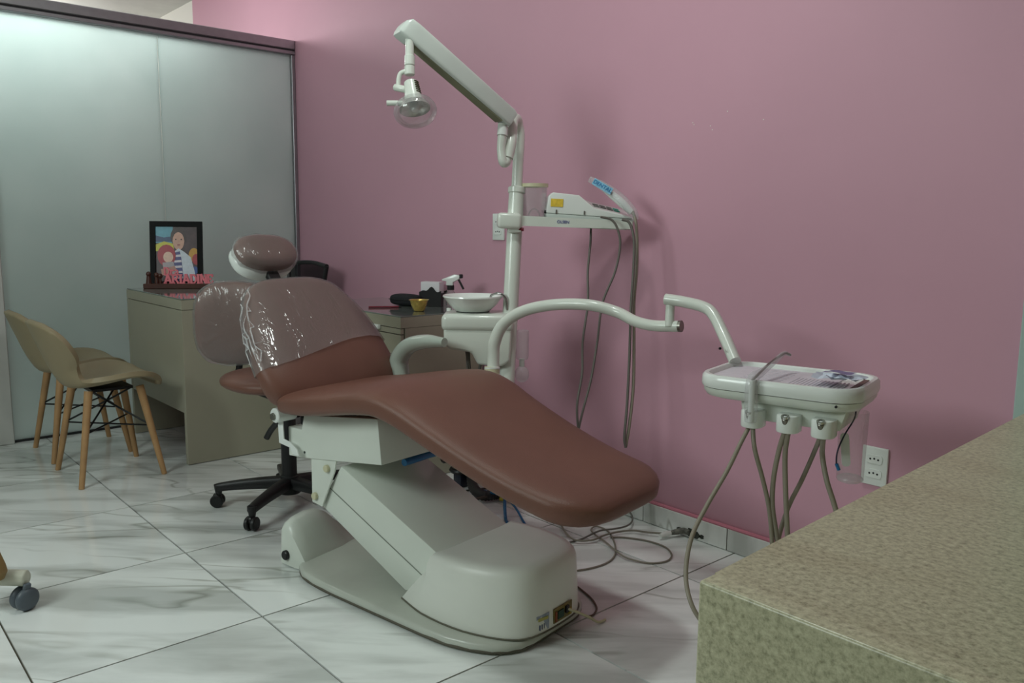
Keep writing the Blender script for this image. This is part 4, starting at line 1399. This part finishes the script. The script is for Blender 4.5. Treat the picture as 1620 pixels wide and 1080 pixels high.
# ================================================================ CUSPIDOR
bc_ = at(748, 480, 2.96)
cus = thing('cuspidor', 'white spittoon bowl on a rounded cream housing beside the light stand', 'cuspidor', (bc_.x, bc_.y, 0))
bz = bc_.z - 0.028
MBo = Matrix.Translation((bc_.x, bc_.y, bz))
bm = B(); lathe(bm, [(0.0, 0.0), (0.056, 0.0), (0.063, 0.004), (0.087, 0.026), (0.103, 0.048), (0.108, 0.053), (0.107, 0.058), (0.100, 0.055), (0.083, 0.033), (0.056, 0.013), (0.0, 0.010)], 48, MBo)
bw = obj('bowl', bm, mat('white_ceramic', (232, 236, 232), 0.12, coat=0.5, var=0.01), cus, world=True, angle=50); sub(bw, cus)
bm = B(); lathe(bm, [(0.0, 0.0105), (0.012, 0.0125), (0.015, 0.0115), (0.0, 0.011)], 16, MBo)
obj('drain', bm, M['chrome'], bw, world=True)
fa = at(787, 476, 2.93)
bm = B(); tube(bm, [fa + Vector((0.03, 0.02, -0.03)), fa + Vector((0.028, 0.015, 0.01)), fa + Vector((0.01, 0.0, 0.028)), fa + Vector((-0.02, -0.01, 0.02)), fa + Vector((-0.024, -0.012, 0.006))], 0.0045, 10, 5)
obj('spout', bm, M['chrome'], bw, world=True, angle=80)
# housing, long axis roughly across the view
hx = Vector((0.66, 0.75, 0)).normalized(); hyv = Vector((-0.75, 0.66, 0)).normalized()
MHo = Matrix((hx, hyv, Vector((0, 0, 1)))).transposed()
hcn = at(757, 515, 2.96)
M4H = Matrix.Translation((hcn.x, hcn.y, 0)) @ MHo.to_4x4()
bm = B()
box(bm, (hcn.x, hcn.y, bz - 0.032), (0.255, 0.17, 0.062), 0.020, 4, MHo)
hs_ = obj('housing_lid', bm, M['cream'], cus, world=True, angle=50)
bm = B()
RXH = M4H @ Matrix(((1, 0, 0, 0), (0, 0, 1, 0), (0, 1, 0, 0), (0, 0, 0, 1)))
zb = bz - 0.052
prism(bm, [(-0.120, zb), (0.120, zb), (0.115, zb - 0.115), (0.085, zb - 0.135), (0.0, zb - 0.128), (-0.022, zb - 0.085), (-0.095, zb - 0.075), (-0.118, zb - 0.06)], -0.078, 0.078, RXH)
bev_all(bm, 0.010, 3)
obj('housing', bm, M['cream'], cus, world=True, angle=50)
bm = B(); cyl(bm, (bc_.x, bc_.y, bz - 0.006), (bc_.x, bc_.y, bz + 0.003), 0.06, n=32)
obj('bowl_seat', bm, M['black'], cus, world=True)
bm = B()
for dx in (0.0,):
    tube(bm, [at(740, 556, 2.98), at(742, 590, 2.98), at(743, 640, 2.98)], 0.008, 10, 5)
    tube(bm, [at(766, 560, 2.98), at(758, 585, 2.98), at(752, 620, 2.98)], 0.0055, 10, 5)
    tube(bm, [at(736, 548, 2.98), at(739, 570, 2.98), at(741, 640, 2.92)], 0.004, 10, 5)
obj('drain_hose', bm, M['hosedark'], cus, world=True, angle=80)['kind'] = 'stuff'
bm = B(); cyl(bm, at(710, 492, 2.90), at(710, 487, 2.90), 0.008, n=12); 
obj('rinse_knob', bm, M['whiteplastic'], cus, world=True)
bm = B(); tube(bm, [at(790, 545, 2.98), at(803, 548, 2.94)], 0.018, 12, smooth=False)
obj('mount', bm, M['cream'], cus, world=True)
# filter canister on the far side of the pole
fc_ = at(826, 555, 2.99)
flt = thing('filter_canister', 'translucent filter canister hanging behind the light stand pole', 'canister', fc_)
bm = B(); lathe(bm, [(0.0, 0.075), (0.024, 0.075), (0.024, -0.02), (0.020, -0.03), (0.0, -0.032)], 24, Matrix.Translation(fc_))
obj('body', bm, M['bag'], flt, world=True)
bm = B(); superq(bm, fc_ + Vector((0, 0, -0.085)), None, (0.026, 0.026, 0.030), 2.2, 2, 20, 12)
obj('bulb', bm, M['bag'], flt, world=True, angle=80)
bm = B(); cyl(bm, fc_ + Vector((0, 0, -0.056)), fc_ + Vector((0, 0, -0.028)), 0.010, n=16)
obj('neck', bm, M['whiteplastic'], flt, world=True)

# ================================================================ INSTRUMENT UNIT: jointed arm, tray, holders, hoses
TR = Vector((-1.055, 1.84, 0.732))
TRZ = math.radians(13)
iu = thing('instrument_unit', 'cream jointed arm carrying a rounded instrument tray with hanging grey hoses', 'dental unit', (TR.x, TR.y, 0), TRZ)
rootm[iu.name] = Matrix.Translation((TR.x, TR.y, 0)) @ Matrix.Rotation(TRZ, 4, 'Z')
A0 = at(780, 592, 2.80)
bm = B(); tube(bm, [A0, at(780.5, 565, 2.80), at(783, 540, 2.79), at(797, 512, 2.77), at(828, 492, 2.73), at(875, 482, 2.66), at(930, 482, 2.60), at(975, 493, 2.57), at(1005, 508, 2.52), at(1035, 515, 2.47), at(1076, 516, 2.42)], 0.0175, 20, 8, radii=[0.0205, 0.0205, 0.0205, 0.020, 0.019, 0.0185, 0.018, 0.0175, 0.0172, 0.017, 0.017])
obj('lower_arm', bm, M['cream'], iu, world=True, angle=80)
bm = B()
cyl(bm, at(778.5, 584, 2.80), at(778.5, 580, 2.80), 0.0265, n=24, bev=0.002)
cyl(bm, at(778, 594, 2.80), at(778, 591, 2.80), 0.0285, n=24, bev=0.002)
obj('joint_ring', bm, M['whiteplastic'], iu, world=True)
bm = B(); cyl(bm, at(777, 602, 2.80), at(778.5, 580, 2.80), 0.026, n=24)
obj('joint_collar', bm, M['ivory'], iu, world=True)
# support bar from the collar back to the pole
bp0 = at(777, 602, 2.80)
bm = B(); tube(bm, [bp0, bp0 + Vector((0, 0, -0.09)), bp0 + Vector((-0.06, 0.09, -0.13)), onpole(640) + Vector((0, -0.02, 0))], 0.020, 14, 6)
obj('support_bar', bm, M['cream'], iu, world=True, angle=80)
bm = B(); cyl(bm, at(1074, 516, 2.42), at(1078.5, 516, 2.415), 0.0172, n=20)
obj('arm_end_cap', bm, M['steel'], iu, world=True)
bm = B(); cyl(bm, at(1059, 516, 2.43), at(1061, 472, 2.43), 0.0135, n=20)
obj('elbow_post', bm, M['cream'], iu, world=True)
TB = Vector((0.0, 0.0, 0.0))
back_c = at(1163, 574, 2.20)
bm = B(); tube(bm, [at(1053, 473, 2.43), at(1080, 477, 2.40), at(1112, 485, 2.35), at(1128, 497, 2.32), at(1145, 530, 2.27), at(1163, 572, 2.20)], 0.0165, 20, 8)
obj('upper_arm', bm, M['cream'], iu, world=True, angle=80)
bm = B(); cyl(bm, at(1138.5, 551, 2.215), at(1139.5, 551, 2.20), 0.0035, n=10)
obj('arm_screw', bm, M['black'], iu, world=True)
# tray body (local coordinates)
TW, TD = 0.385, 0.275
z0 = TR.z
bm = B()
def ringz(w_, d_, r_, z):
    return [(x, y, z) for x, y in rrect(w_, d_, r_, 6)]
def skinrings(bm, R):
    rings = [[bm.verts.new(p) for p in r] for r in R]
    skin(bm, rings, True)
skinrings(bm, [ringz(TW - 0.05, TD - 0.05, 0.06, z0 - 0.026), ringz(TW - 0.02, TD - 0.02, 0.065, z0 - 0.021), ringz(TW - 0.006, TD - 0.006, 0.07, z0 - 0.010), ringz(TW - 0.004, TD - 0.004, 0.07, z0 - 0.001)])
tb = obj('tray_base', bm, M['cream'], iu, angle=50)
bm = B()
skinrings(bm, [ringz(TW, TD, 0.07, z0 + 0.001), ringz(TW + 0.004, TD + 0.004, 0.07, z0 + 0.008), ringz(TW + 0.002, TD + 0.002, 0.07, z0 + 0.026), ringz(TW - 0.008, TD - 0.008, 0.067, z0 + 0.033), ringz(TW - 0.026, TD - 0.026, 0.06, z0 + 0.033), ringz(TW - 0.034, TD - 0.034, 0.056, z0 + 0.028), ringz(TW - 0.040, TD - 0.040, 0.052, z0 + 0.022)])
tr = obj('tray', bm, M['whiteplastic'], iu, angle=50)
bm = B(); skinrings(bm, [ringz(TW - 0.006, TD - 0.006, 0.07, z0 - 0.0012), ringz(TW - 0.006, TD - 0.006, 0.07, z0 + 0.0012)])
obj('tray_seam', bm, M['hosedark'], tr)
# printed liner on the tray
bm = B(); skinrings(bm, [[(x - 0.03, y, z) for x, y, z in ringz(TW - 0.10, TD - 0.055, 0.02, z0 + 0.0225)], [(x - 0.03, y, z) for x, y, z in ringz(TW - 0.10, TD - 0.055, 0.02, z0 + 0.0235)]])
ln = obj('tray_liner', bm, mat('pale_lilac_liner', (214, 208, 216), 0.5, var=0.04, vscale=40), iu)
bm = B()
for k in range(14):
    box(bm, (0.02 + 0.009 * k, -0.035, z0 + 0.0238), (0.003, 0.10, 0.0006))
for k in range(9):
    box(bm, (-0.05, -0.09 + 0.022 * k, z0 + 0.0238), (0.10, 0.0015, 0.0006))
o = obj('liner_pattern', bm, mat('liner_grey', (190, 186, 194), 0.5), ln, smooth=False); o['kind'] = 'stuff'
bm = B(); box(bm, (TW / 2 - 0.030, 0.0, z0 + 0.0245), (0.012, TD - 0.12, 0.004))
obj('tray_slot', bm, mat('brown_slot', (110, 80, 72), 0.5), tr, smooth=False)
bm = B(); cyl(bm, (TW / 2 - 0.045, -TD / 2 - 0.001, z0 - 0.006), (TW / 2 - 0.045, -TD / 2 + 0.004, z0 - 0.006), 0.003, n=10)
obj('rivet', bm, M['black'], tb)
# under-housing and holders
bm = B()
prism(bm, [(-0.085, z0 - 0.02), (0.165, z0 - 0.02), (0.150, z0 - 0.070), (-0.078, z0 - 0.070)], -0.105, 0.06, RX)
bev_all(bm, 0.006, 2)
obj('holder_housing', bm, M['cream'], iu)
hpos = [-0.045, 0.040, 0.120]
hold = []
for k, xh in enumerate(hpos):
    bm = B()
    # U shaped cradle: outer block with slot
    pts = []
    for i in range(13):
        a = PI + PI * i / 12
        pts.append((xh + 0.026 * math.cos(a), -0.128 + 0.024 * math.sin(a)))
    inner = []
    for i in range(13):
        a = 2 * PI - PI * i / 12
        inner.append((xh + 0.013 * math.cos(a), -0.128 + 0.013 * math.sin(a)))
    poly = [(xh - 0.026, -0.100)] + pts + [(xh + 0.026, -0.100)]
    prism(bm, poly, z0 - 0.082, z0 - 0.040)
    bev_all(bm, 0.004, 2)
    ho = obj('holder', bm, M['whiteplastic'], iu, angle=40)
    bm = B()
    cyl(bm, (xh, -0.138, z0 - 0.072), (xh, -0.150, z0 - 0.045), 0.0080, n=18, bev=0.0015)
    obj('coupling', bm, M['steel'], ho)
    bm = B(); lathe(bm, [(0.005, -0.001), (0.0092, -0.001), (0.0092, 0.004), (0.005, 0.004)], 16, Matrix.Translation((xh, -0.150, z0 - 0.043)) @ Matrix.Rotation(math.radians(18), 4, 'X'))
    obj('coupling_ring', bm, M['chrome'], ho)
# hoses (world coordinates)
Minv = rootm[iu.name]
def lw(x, y, z):
    return Minv @ Vector((x, y, z))
hb_ = [lw(x, -0.135, z0 - 0.080) for x in hpos]
dd = 1.95
def hs(k, off, pts, r, m):
    bm = B()
    P = [hb_[k] + Vector((off, 0, 0.02)), hb_[k] + Vector((off, 0, 0.0))] + [at(px, py, d) for px, py, d in pts]
    tube(bm, P, r, 10, 8)
    return obj('hose', bm, m, iu, world=True, angle=80)
hs(0, -0.004, [(1172, 700, 1.94), (1150, 745, 1.92), (1118, 800, 1.88), (1094, 850, 1.84), (1085, 905, 1.80), (1092, 950, 1.76), (1112, 985, 1.74), (1150, 1020, 1.72)], 0.0052, M['hose'])
hs(0, 0.006, [(1194, 710, 1.95), (1206, 755, 1.96), (1216, 800, 1.97), (1221, 850, 1.98), (1222, 900, 1.98)], 0.0055, M['hose'])
hs(1, -0.004, [(1233, 710, 1.95), (1224, 755, 1.96), (1222, 800, 1.97), (1229, 850, 1.98), (1235, 900, 1.98)], 0.0062, M['hose'])
hs(1, 0.005, [(1242, 720, 1.95), (1243, 780, 1.95), (1246, 850, 1.96), (1248, 900, 1.96)], 0.0062, M['hose'])
hs(2, -0.004, [(1288, 715, 1.97), (1268, 760, 1.98), (1248, 800, 2.0), (1232, 850, 2.0), (1225, 900, 2.0)], 0.0055, M['hose'])
hs(2, 0.004, [(1301, 720, 1.95), (1308, 760, 1.93), (1319, 795, 1.92), (1335, 850, 1.90)], 0.0062, M['hose'])

# wrapped syringe in the first holder
s0 = lw(hpos[0] + 0.004, -0.150, z0 - 0.045)
sy = thing('wrapped_syringe', 'air water syringe in a clear sleeve leaning over the tray from the left holder', 'syringe', s0)
s1 = lw(hpos[0] + 0.004, -0.150, z0 + 0.035); s2 = lw(hpos[0] + 0.012, 0.05, z0 + 0.075); s3 = lw(hpos[0] + 0.022, 0.07, z0 + 0.07)
bm = B(); tube(bm, [s0 + Vector((0, 0, -0.02)), s0, s1], 0.007, 12, 5)
obj('body', bm, M['whiteplastic'], sy, world=True, angle=80)
bm = B(); tube(bm, [s1, s1 + (s2 - s1) * 0.5 + Vector((0, 0, 0.006)), s2, s3], 0.003, 8, 6)
obj('tip', bm, M['steel'], sy, world=True, angle=80)
bm = B(); tube(bm, [s0 + Vector((0, 0, -0.02)), s0 + Vector((0, 0, 0.02)), s1, s1 + (s2 - s1) * 0.3, s1 + (s2 - s1) * 0.7, s2, s3], 0.02, 12, 6, radii=[0.014, 0.016, 0.014, 0.009, 0.007, 0.006, 0.004])
obj('clear_sleeve', bm, M['bag'], sy, world=True, angle=80)

# torn packet on the tray
pk = lw(0.125, -0.03, z0 + 0.035)
pkt = thing('torn_packet', 'crumpled white and violet paper packet lying on the right end of the tray', 'packet', pk, TRZ)
bm = B()
rows = []
random.seed(3)
for i in range(8):
    row = []
    for j in range(9):
        x = -0.055 + 0.11 * j / 8 + random.uniform(-0.003, 0.003); y = -0.035 + 0.075 * i / 7 + random.uniform(-0.003, 0.003)
        row.append(bm.verts.new((x, y, 0.004 + random.uniform(0, 0.012))))
    rows.append(row)
for i in range(7):
    for j in range(8):
        bm.faces.new((rows[i][j], rows[i][j + 1], rows[i + 1][j + 1], rows[i + 1][j]))
obj('wrapper', bm, mat('pale_blue_wrapper', (205, 212, 226), 0.45, var=0.08, vscale=60), pkt, angle=20)
bm = B()
rows = []
for i in range(4):
    row = []
    for j in range(5):
        x = -0.035 + 0.06 * j / 4 + (i * 0.004); y = -0.018 + 0.035 * i / 3
        row.append(bm.verts.new((x, y + 0.01 * math.sin(j), 0.019 + random.uniform(0, 0.003))))
    rows.append(row)
for i in range(3):
    for j in range(4):
        bm.faces.new((rows[i][j], rows[i][j + 1], rows[i + 1][j + 1], rows[i + 1][j]))
obj('violet_print', bm, mat('violet_print', (120, 112, 150), 0.5, var=0.2, vscale=80), pkt, angle=20)

# clear sleeve hanging from the right end of the tray
cs0 = lw(0.165, -0.040, z0 - 0.03)
csl = thing('hanging_sleeve', 'clear plastic sleeve with a thin dark tube hanging under the tray end', 'plastic sleeve', cs0)
bm = B()
cyl(bm, cs0 + Vector((0, 0, -0.165)), cs0, 0.030, 0.033, n=28)
skb = [f for f in bm.faces if len(f.verts) > 4]
bmesh.ops.delete(bm, geom=skb, context='FACES')
obj('sleeve', bm, film('sleeve_plastic', gloss=0.02, bump=0.3, scale=12, haze=0.06, rough=0.08, k=0.2), csl, world=True, angle=60)
bm = B(); superq(bm, cs0 + Vector((0, 0, -0.162)), None, (0.029, 0.029, 0.010), 2.2, 2.2, 24, 8)
obj('crumpled_end', bm, M['bag'], csl, world=True, angle=80)
bm = B(); tube(bm, [cs0 + (at(*p_) - at(1350, 668, 1.95)) for p_ in ((1353, 662, 1.93), (1350, 680, 1.93), (1335, 705, 1.92), (1324, 730, 1.92), (1322, 750, 1.92), (1325, 757, 1.92))], 0.0018, 8, 6)
obj('thin_tube', bm, mat('dark_blue_tube', (30, 32, 56), 0.4), csl, world=True, angle=80)
bm = B(); cyl(bm, cs0 + (at(1322, 750, 1.92) - at(1350, 668, 1.95)), cs0 + (at(1326, 760, 1.92) - at(1350, 668, 1.95)), 0.004, n=10)
obj('tube_tip', bm, M['blue'], csl, world=True)
bm = B()
cc = cs0 + (at(1336, 728, 1.96) - at(1350, 668, 1.95))
prism(bm, rrect(0.020, 0.078, 0.008), -0.001, 0.001, Matrix.Translation(cc) @ Matrix((CR, CU, -CF)).transposed().to_4x4() @ Matrix.Rotation(0.06, 4, 'Z'))
obj('outlet_refraction', bm, M['whiteplastic'], csl, world=True)  # added card standing in for the outlet's image refracted in the sleeve

# ================================================================ OUTLETS
def outlet(name, label, cx, cz, w_, h_, double=True):
    o = thing(name, label, 'outlet', (cx, WY, cz))
    bm = B(); box(bm, (0, -0.005, 0), (w_, 0.010, h_), 0.003, 2)
    pl = obj('plate', bm, M['whiteplastic'], o)
    for dz in ((0.022, -0.022) if double else (0.0,)):
        bm = B(); prism(bm, rrect(0.048, 0.026, 0.008), 0.0095, 0.0125, Matrix.Translation((0, 0, dz)) @ Matrix.Rotation(PI / 2, 4, 'X'))
        so = obj('socket', bm, M['whiteplastic'], o)
        for i in range(3):
            bm = B(); cyl(bm, (-0.012 + 0.012 * i, -0.0132, dz + (0.002 if i == 1 else 0)), (-0.012 + 0.012 * i, -0.012, dz + (0.002 if i == 1 else 0)), 0.003, n=10)
            obj('hole', bm, M['black'], so)
    return o
outlet('wall_outlet', 'white double outlet on the pink wall beside the clear sleeve', -1.083, 0.418, 0.078, 0.118)
outlet('wall_outlet', 'white wall outlet half hidden behind the light stand pole', -2.835, 1.118, 0.078, 0.118)

# ================================================================ FLOOR CLUTTER
def fl(pts, z=0.005):
    return [atz(640 + x / 2.7, 700 + y / 2.7, z) for x, y in pts]
def floor_cable(name, label, pts, r, m, cat='cable', zs=None):
    P = fl(pts, r + 0.001)
    if zs:
        P = [Vector((p.x, p.y, p.z + z)) for p, z in zip(P, zs)]
    bm = B()
    c = Vector((P[0].x, P[0].y, 0))
    bm2 = B(); tube(bm2, [p - c for p in P], r, 8, 8)
    o = obj(name, bm2, m, angle=80)
    o.location = c
    bm.free()
    tag(o, label, cat)
    return o
floor_cable('floor_cable', 'thin grey cable making a wide loop on the floor under the leg rest', [(725, 548), (800, 535), (860, 515), (892, 490), (902, 455), (890, 410), (865, 375), (820, 362), (797, 375), (815, 398), (860, 430), (905, 472), (950, 497), (1040, 514), (1115, 507), (1141, 482), (1115, 447), (1040, 420), (940, 405), (880, 404)], 0.0032, M['cable'], zs=[0, 0, 0, 0, 0, 0, 0, 0.004, 0.004, 0.004, 0.004, 0.007, 0.004, 0, 0, 0, 0, 0, 0, 0])
floor_cable('floor_cable', 'grey cord running along the floor to the plug by the skirting', [(1098, 398), (1040, 394), (980, 384), (920, 388), (860, 402), (800, 425), (730, 425), (690, 395), (665, 345), (668, 315), (690, 300)], 0.0036, M['cable'], zs=[0.01] * 2 + [0.008] * 9)
floor_cable('floor_cable', 'grey hose curled beneath the tip of the leg rest', [(640, 480), (690, 432), (760, 410), (830, 395), (900, 385), (950, 372), (972, 350), (965, 318), (930, 300), (880, 310)], 0.0034, M['hosedark'], zs=[0] * 3 + [0.016] * 7)
floor_cable('floor_cable', 'brown cord curving out behind the motor cover', [(640, 560), (725, 607), (760, 632), (795, 662), (815, 690), (820, 712), (806, 735), (780, 742)], 0.003, mat('brown_cord', (96, 80, 66), 0.5))
floor_cable('floor_hose', 'thin blue tube running across the floor behind the lift arm', [(340, 235), (372, 250), (405, 262), (440, 280), (478, 305), (510, 340), (545, 385)], 0.0045, M['blue'], 'tube', zs=[0.03, 0.035, 0.038, 0.038, 0.02, 0.0, 0.0])
floor_cable('floor_hose', 'knotted blue tube end standing up near the motor cover', [(455, 235), (442, 258), (430, 280), (428, 305), (432, 325), (440, 345)], 0.0065, M['blue'], 'tube', zs=[0.062, 0.055, 0.052, 0.03, 0.0, 0.0])
floor_cable('floor_hose', 'pair of dark hoses trailing under the lift arm', [(250, 265), (300, 262), (350, 250), (400, 240), (440, 238)], 0.006, mat('dark_olive_hose', (72, 68, 58), 0.5), 'hose', zs=[0.02] * 5)
floor_cable('floor_hose', 'thin dark hose fanning out below the black valve', [(225, 212), (262, 205), (300, 200), (350, 195), (400, 190)], 0.004, mat('dark_hose_b', (60, 58, 52), 0.5), 'hose', zs=[0.0] * 5)
# corrugated hose
P = crom([p + Vector((0, 0, z)) for p, z in zip(fl([(290, 135), (286, 170), (298, 205), (335, 225), (380, 222), (412, 214)], 0.026), (0.03, 0.02, 0.008, 0.0, 0.0, 0.0))], 8)
bm = B()
rr_ = [0.019 if i % 2 else 0.0225 for i in range(len(P))]
c = Vector((P[0].x, P[0].y, 0))
tube(bm, [p - c for p in P], 0.02, 14, 1, smooth=False, radii=rr_)
o = obj('corrugated_hose', bm, mat('black_corrugated', (40, 38, 38), 0.55), angle=50); o.location = c
tag(o, 'black corrugated drain hose bent on the floor under the leg rest', 'hose')
v0 = atz(640 + 243 / 2.7, 700 + 185 / 2.7, 0)
vv = thing('floor_valve', 'black floor valve with a steel ring beneath the leg rest', 'valve', (v0.x, v0.y, 0))
bm = B(); box(bm, (0, 0, 0.032), (0.055, 0.05, 0.062), 0.006, 2)
obj('body', bm, mat('navy_plastic', (22, 28, 44), 0.4), vv)
bm = B(); lathe(bm, [(0.03, 0.064), (0.05, 0.066), (0.054, 0.074), (0.05, 0.082), (0.03, 0.084)], 24)
obj('flange', bm, M['black'], vv)
bm = B(); lathe(bm, [(0.028, 0.080), (0.040, 0.084), (0.040, 0.090), (0.028, 0.090)], 24)
obj('ring', bm, M['steel'], vv)
y0_ = fl([(408, 240)], 0.012)[0]; y1__ = fl([(462, 248)], 0.012)[0]
yt = thing('yellow_tube', 'short yellow tube piece lying at the end of the corrugated hose', 'tube', (y0_.x, y0_.y, 0))
bm = B(); tube(bm, [y0_, (y0_ + y1__) / 2 + Vector((0, 0, 0.002)), y1__], 0.008, 12, 4)
obj('body', bm, M['yellow'], yt, world=True, angle=80)
pl0 = fl([(1100, 396)], 0.015)[0]
pg = thing('cable_plug', 'white plug and pipe stub with dark grime at the skirting by the wall', 'plug', (pl0.x, pl0.y, 0))
bm = B(); p_a, p_b, p_c = fl([(1092, 398), (1115, 390), (1135, 386)], 0.018)
tube(bm, [p_a, p_b, p_c], 0.012, 10, 4, radii=[0.007, 0.012, 0.009])
obj('plug', bm, M['whiteplastic'], pg, world=True)
bm = B(); tube(bm, [p_c, *fl([(1165, 380), (1195, 376), (1215, 384)], 0.022)], 0.010, 10, 5, radii=[0.008, 0.011, 0.011, 0.010])
obj('pipe_stub', bm, mat('grimy_pipe', (110, 112, 104), 0.6, var=0.5, vscale=60), pg, world=True)
bm = B()
for (px_, py_, r_) in ((1075, 838, 0.014), (1092, 842, 0.020), (1101, 846, 0.018), (1110, 849, 0.010)):
    q_ = aty(px_, py_, WY - 0.0158)
    prism(bm, [(r_ * math.cos(a * PI / 5) * (1 + 0.3 * math.sin(a * 3.1 + px_)), r_ * 0.8 * math.sin(a * PI / 5)) for a in range(10)], 0.0, 0.001, Matrix.Translation(q_) @ Matrix.Rotation(PI / 2, 4, 'X'))
o = obj('grime', bm, mat('grime', (60, 64, 58), 0.9, var=0.5, vscale=90), pg, world=True, smooth=False); o['kind'] = 'stuff'

# ================================================================ STONE COUNTER
CTZ = 0.80
k0 = atz(1105, 917, CTZ)
ct = thing('stone_counter', 'speckled beige granite counter in the right foreground', 'counter', (k0.x + 0.4, k0.y + 0.5, 0))
ex = 1.45
ey = WY - 0.02
ang = math.atan2(-0.049, 1.01)
bm = B(); prism(bm, [(k0.x + 0.0005, k0.y + 0.025), (ex, k0.y + 0.025), (ex, ey), (k0.x - 0.049 * (ey - k0.y) / 1.01, ey)], CTZ - 0.03, CTZ)
obj('countertop', bm, M['granite'], ct, world=True, smooth=False)
bm = B(); prism(bm, [(k0.x, k0.y), (ex, k0.y), (ex, k0.y + 0.025), (k0.x, k0.y + 0.025)], 0.0, CTZ)
bmesh.ops.recalc_face_normals(bm, faces=bm.faces)
bmesh.ops.bevel(bm, geom=[e for e in bm.edges if all(abs(v.co.y - k0.y) < 1e-5 for v in e.verts) or (all(abs(v.co.x - k0.x) < 1e-5 for v in e.verts) and all(v.co.z > CTZ - 1e-4 for v in e.verts))], offset=0.0035, segments=3, profile=0.5, affect='EDGES')
obj('front_slab', bm, M['granite'], ct, world=True)
bm = B(); prism(bm, [(k0.x + 0.001, k0.y + 0.026), (k0.x + 0.025, k0.y + 0.026), (k0.x + 0.025 - 0.049 * 1.7, ey), (k0.x + 0.001 - 0.049 * 1.7, ey)], 0.0, CTZ - 0.031)
obj('side_slab', bm, M['granite'], ct, world=True, smooth=False)

# ================================================================ ROLLING STOOL at the left edge (only a castor foot in view)
cg = atz(38, 964, 0)
rs = thing('rolling_cart', 'off white castor foot of a cart with a tan wood side at the left edge', 'cart', (cg.x, cg.y, 0))
hd2 = Vector((-CR.x, -CR.y, 0)).normalized()
ub = at(20, 920, (Vector((cg.x, cg.y, 0.05)) - CP).dot(CF))
dC = (Vector((cg.x, cg.y, 0.03)) - CP).dot(CF)
bm = B()
e1 = at(43, 914, dC); e0 = at(-40, 912, dC)
cyl(bm, e0, e1, 0.0235, n=24, bev=0.005)
ft = obj('foot_tube', bm, mat('off_white_foot', (196, 196, 180), 0.4), rs, world=True, angle=50)
bm = B()
wc = at(38, 936, dC)
wn = Matrix.Rotation(math.radians(-28), 3, 'Z') @ Vector((CR.x, CR.y, 0)).normalized()
wc.z = 0.0345
for q in (-1, 1):
    cyl(bm, wc + wn * (q * 0.0015), wc + wn * (q * 0.027), 0.034, n=28, bev=0.009)
wh = obj('caster', bm, M['casterg'], rs, world=True, angle=50); sub(wh, rs)
bm = B(); box(bm, wc + Vector((0, 0, 0.008)), (0.030, 0.02, 0.030), 0.005, 1, Matrix((wn, Vector((-wn.y, wn.x, 0)), Vector((0, 0, 1)))).transposed())
obj('caster_fork', bm, M['black'], wh, world=True)
bm = B(); box(bm, wc + wn * 0.016 + Vector((0, 0, 0.038)), (0.012, 0.02, 0.020), 0.002, 1, Matrix((wn, Vector((-wn.y, wn.x, 0)), Vector((0, 0, 1)))).transposed() @ Matrix.Rotation(0.3, 3, 'Y'))
obj('brake_tab', bm, M['casterg'], wh, world=True)
bm = B()
M4C = Matrix.Translation(at(-10, 905, dC - 0.05)) @ Matrix((CR, CU, -CF)).transposed().to_4x4()
prism(bm, [(-0.09, 0.09), (0.005, 0.06), (0.024, 0.020), (0.030, 0.0), (0.020, -0.024), (-0.01, -0.034), (-0.09, -0.036)], -0.02, 0.02, M4C)
bev_all(bm, 0.004, 2)
obj('wood_side', bm, M['tan'], rs, world=True)
